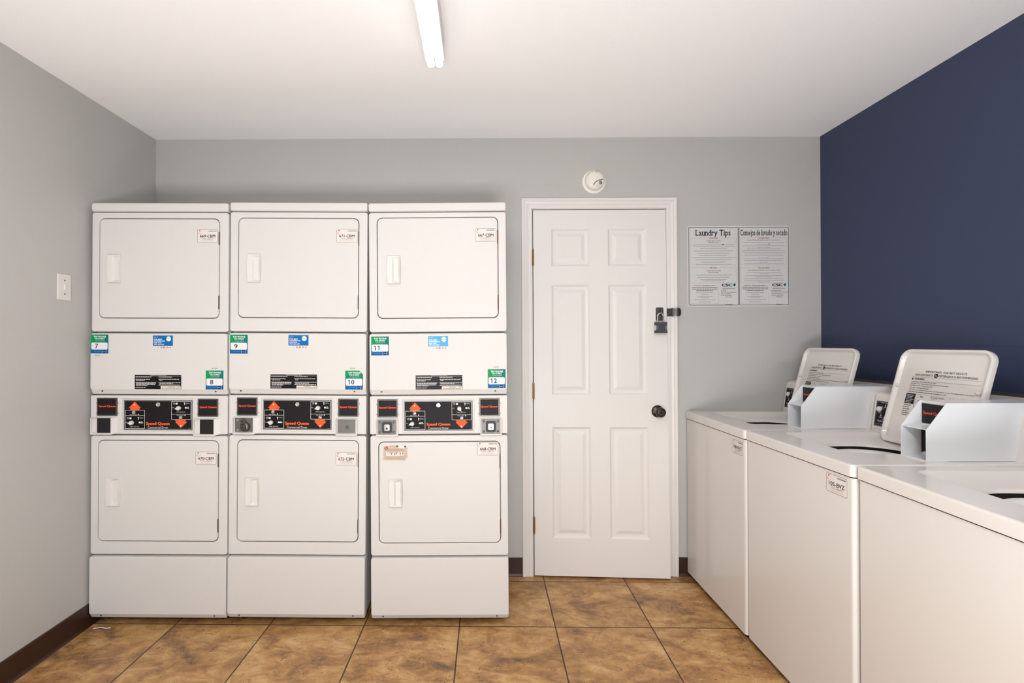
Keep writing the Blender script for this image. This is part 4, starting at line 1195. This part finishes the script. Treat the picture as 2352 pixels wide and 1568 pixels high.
b = MB(); b.lathe((0.012, -0.040, -0.034), (0.15, -1, -0.3), [(0.009, 0), (0.009, 0.003), (0.007, 0.0045), (0, 0.0045)], n=20); b.build('test_button', 'whiteplastic', bd)
b = MB(); b.cyl((0.006, -0.038, 0.044), (0.006, -0.042, 0.0445), 0.0016, n=10); b.build('indicator_lamp', 'blackmetal', bd)

# ================================================================ LIGHT SWITCH on the left wall
ls = empty('light_switch', (XL, 2.229, 1.5735))
ls.rotation_euler = (0, 0, PI / 2)
tag(ls, 'white light switch plate on the left wall beside the dryers', 'light switch')
b = MB(); plate(b, -0.035, 0.035, -0.0575, 0.0575, 0.004, 0.0, 0.0055, 0.0025); sp_ = b.build('switch_plate', 'whiteplastic', ls)
b = MB(); b.box(-0.005, 0.005, -0.012, -0.005, -0.012, 0.012, 0.001); 
for v in b.bm.verts: v.co.y += -0.05 * (v.co.z) if v.co.y < -0.006 else 0
b.build('toggle', 'whiteplastic', sp_)
for z in (0.030, -0.030):
    b = MB(); b.cyl((0, -0.005, z), (0, -0.0066, z), 0.0033, n=12, bev=0.0004); b.build('screw', 'nickel', sp_)

# ================================================================ CEILING LIGHT
cl = empty('fluorescent_light', (-0.165, 1.36, H))
tag(cl, 'bright twin tube fluorescent strip light on the ceiling', 'light')
b = MB()      # narrow channel whose cheeks come down to the middle of the tubes
tro = [(-0.036, 0.0), (-0.036, -0.080), (-0.0335, -0.080), (-0.0335, -0.066), (0.0335, -0.066), (0.0335, -0.080), (0.036, -0.080), (0.036, 0.0)]
b.loft([[Vector((x, y, z)) for x, z in tro] for y in (-0.60, 0.575)], True, True)
hs_ = b.build('housing', 'whiteplastic', cl, wn=False)
for x in (-0.0165, 0.0165):
    b = MB()
    n_ = 24
    prof = [(0.006, -0.600), (0.0125, -0.598), (0.0145, -0.592), (0.0145, 0.586), (0.0135, 0.592), (0.010, 0.597), (0.004, 0.599)]
    b.lathe((x, 0, -0.0857), (0, 1, 0), prof, n=n_); b.build('lamp_tube', 'tube', cl)
    b = MB(); b.lathe((x, 0.580, -0.083), (0, 1, 0), [(0.011, 0.012), (0.0135, 0.018), (0.012, 0.026), (0.0, 0.027)], n=20)
    b.box(x - 0.011, x + 0.011, 0.5745, 0.604, -0.083, -0.050, 0.002)
    b.build('lamp_socket', 'socket', hs_)
b = MB(); b.box(-0.030, 0.030, -0.63, -0.601, -0.095, 0.0, 0.003); b.build('lamp_socket', 'socket', hs_)

# ================================================================ LITTER
b = MB(); b.tube([(-1.79, 2.335, 0.004), (-1.76, 2.345, 0.005), (-1.735, 2.338, 0.004), (-1.715, 2.345, 0.003)], 0.0022, n=6)
ps = b.build('paper_scrap', 'whiteplastic'); tag(ps, 'thin white scrap of paper on the floor by the left wall dryer', 'litter')
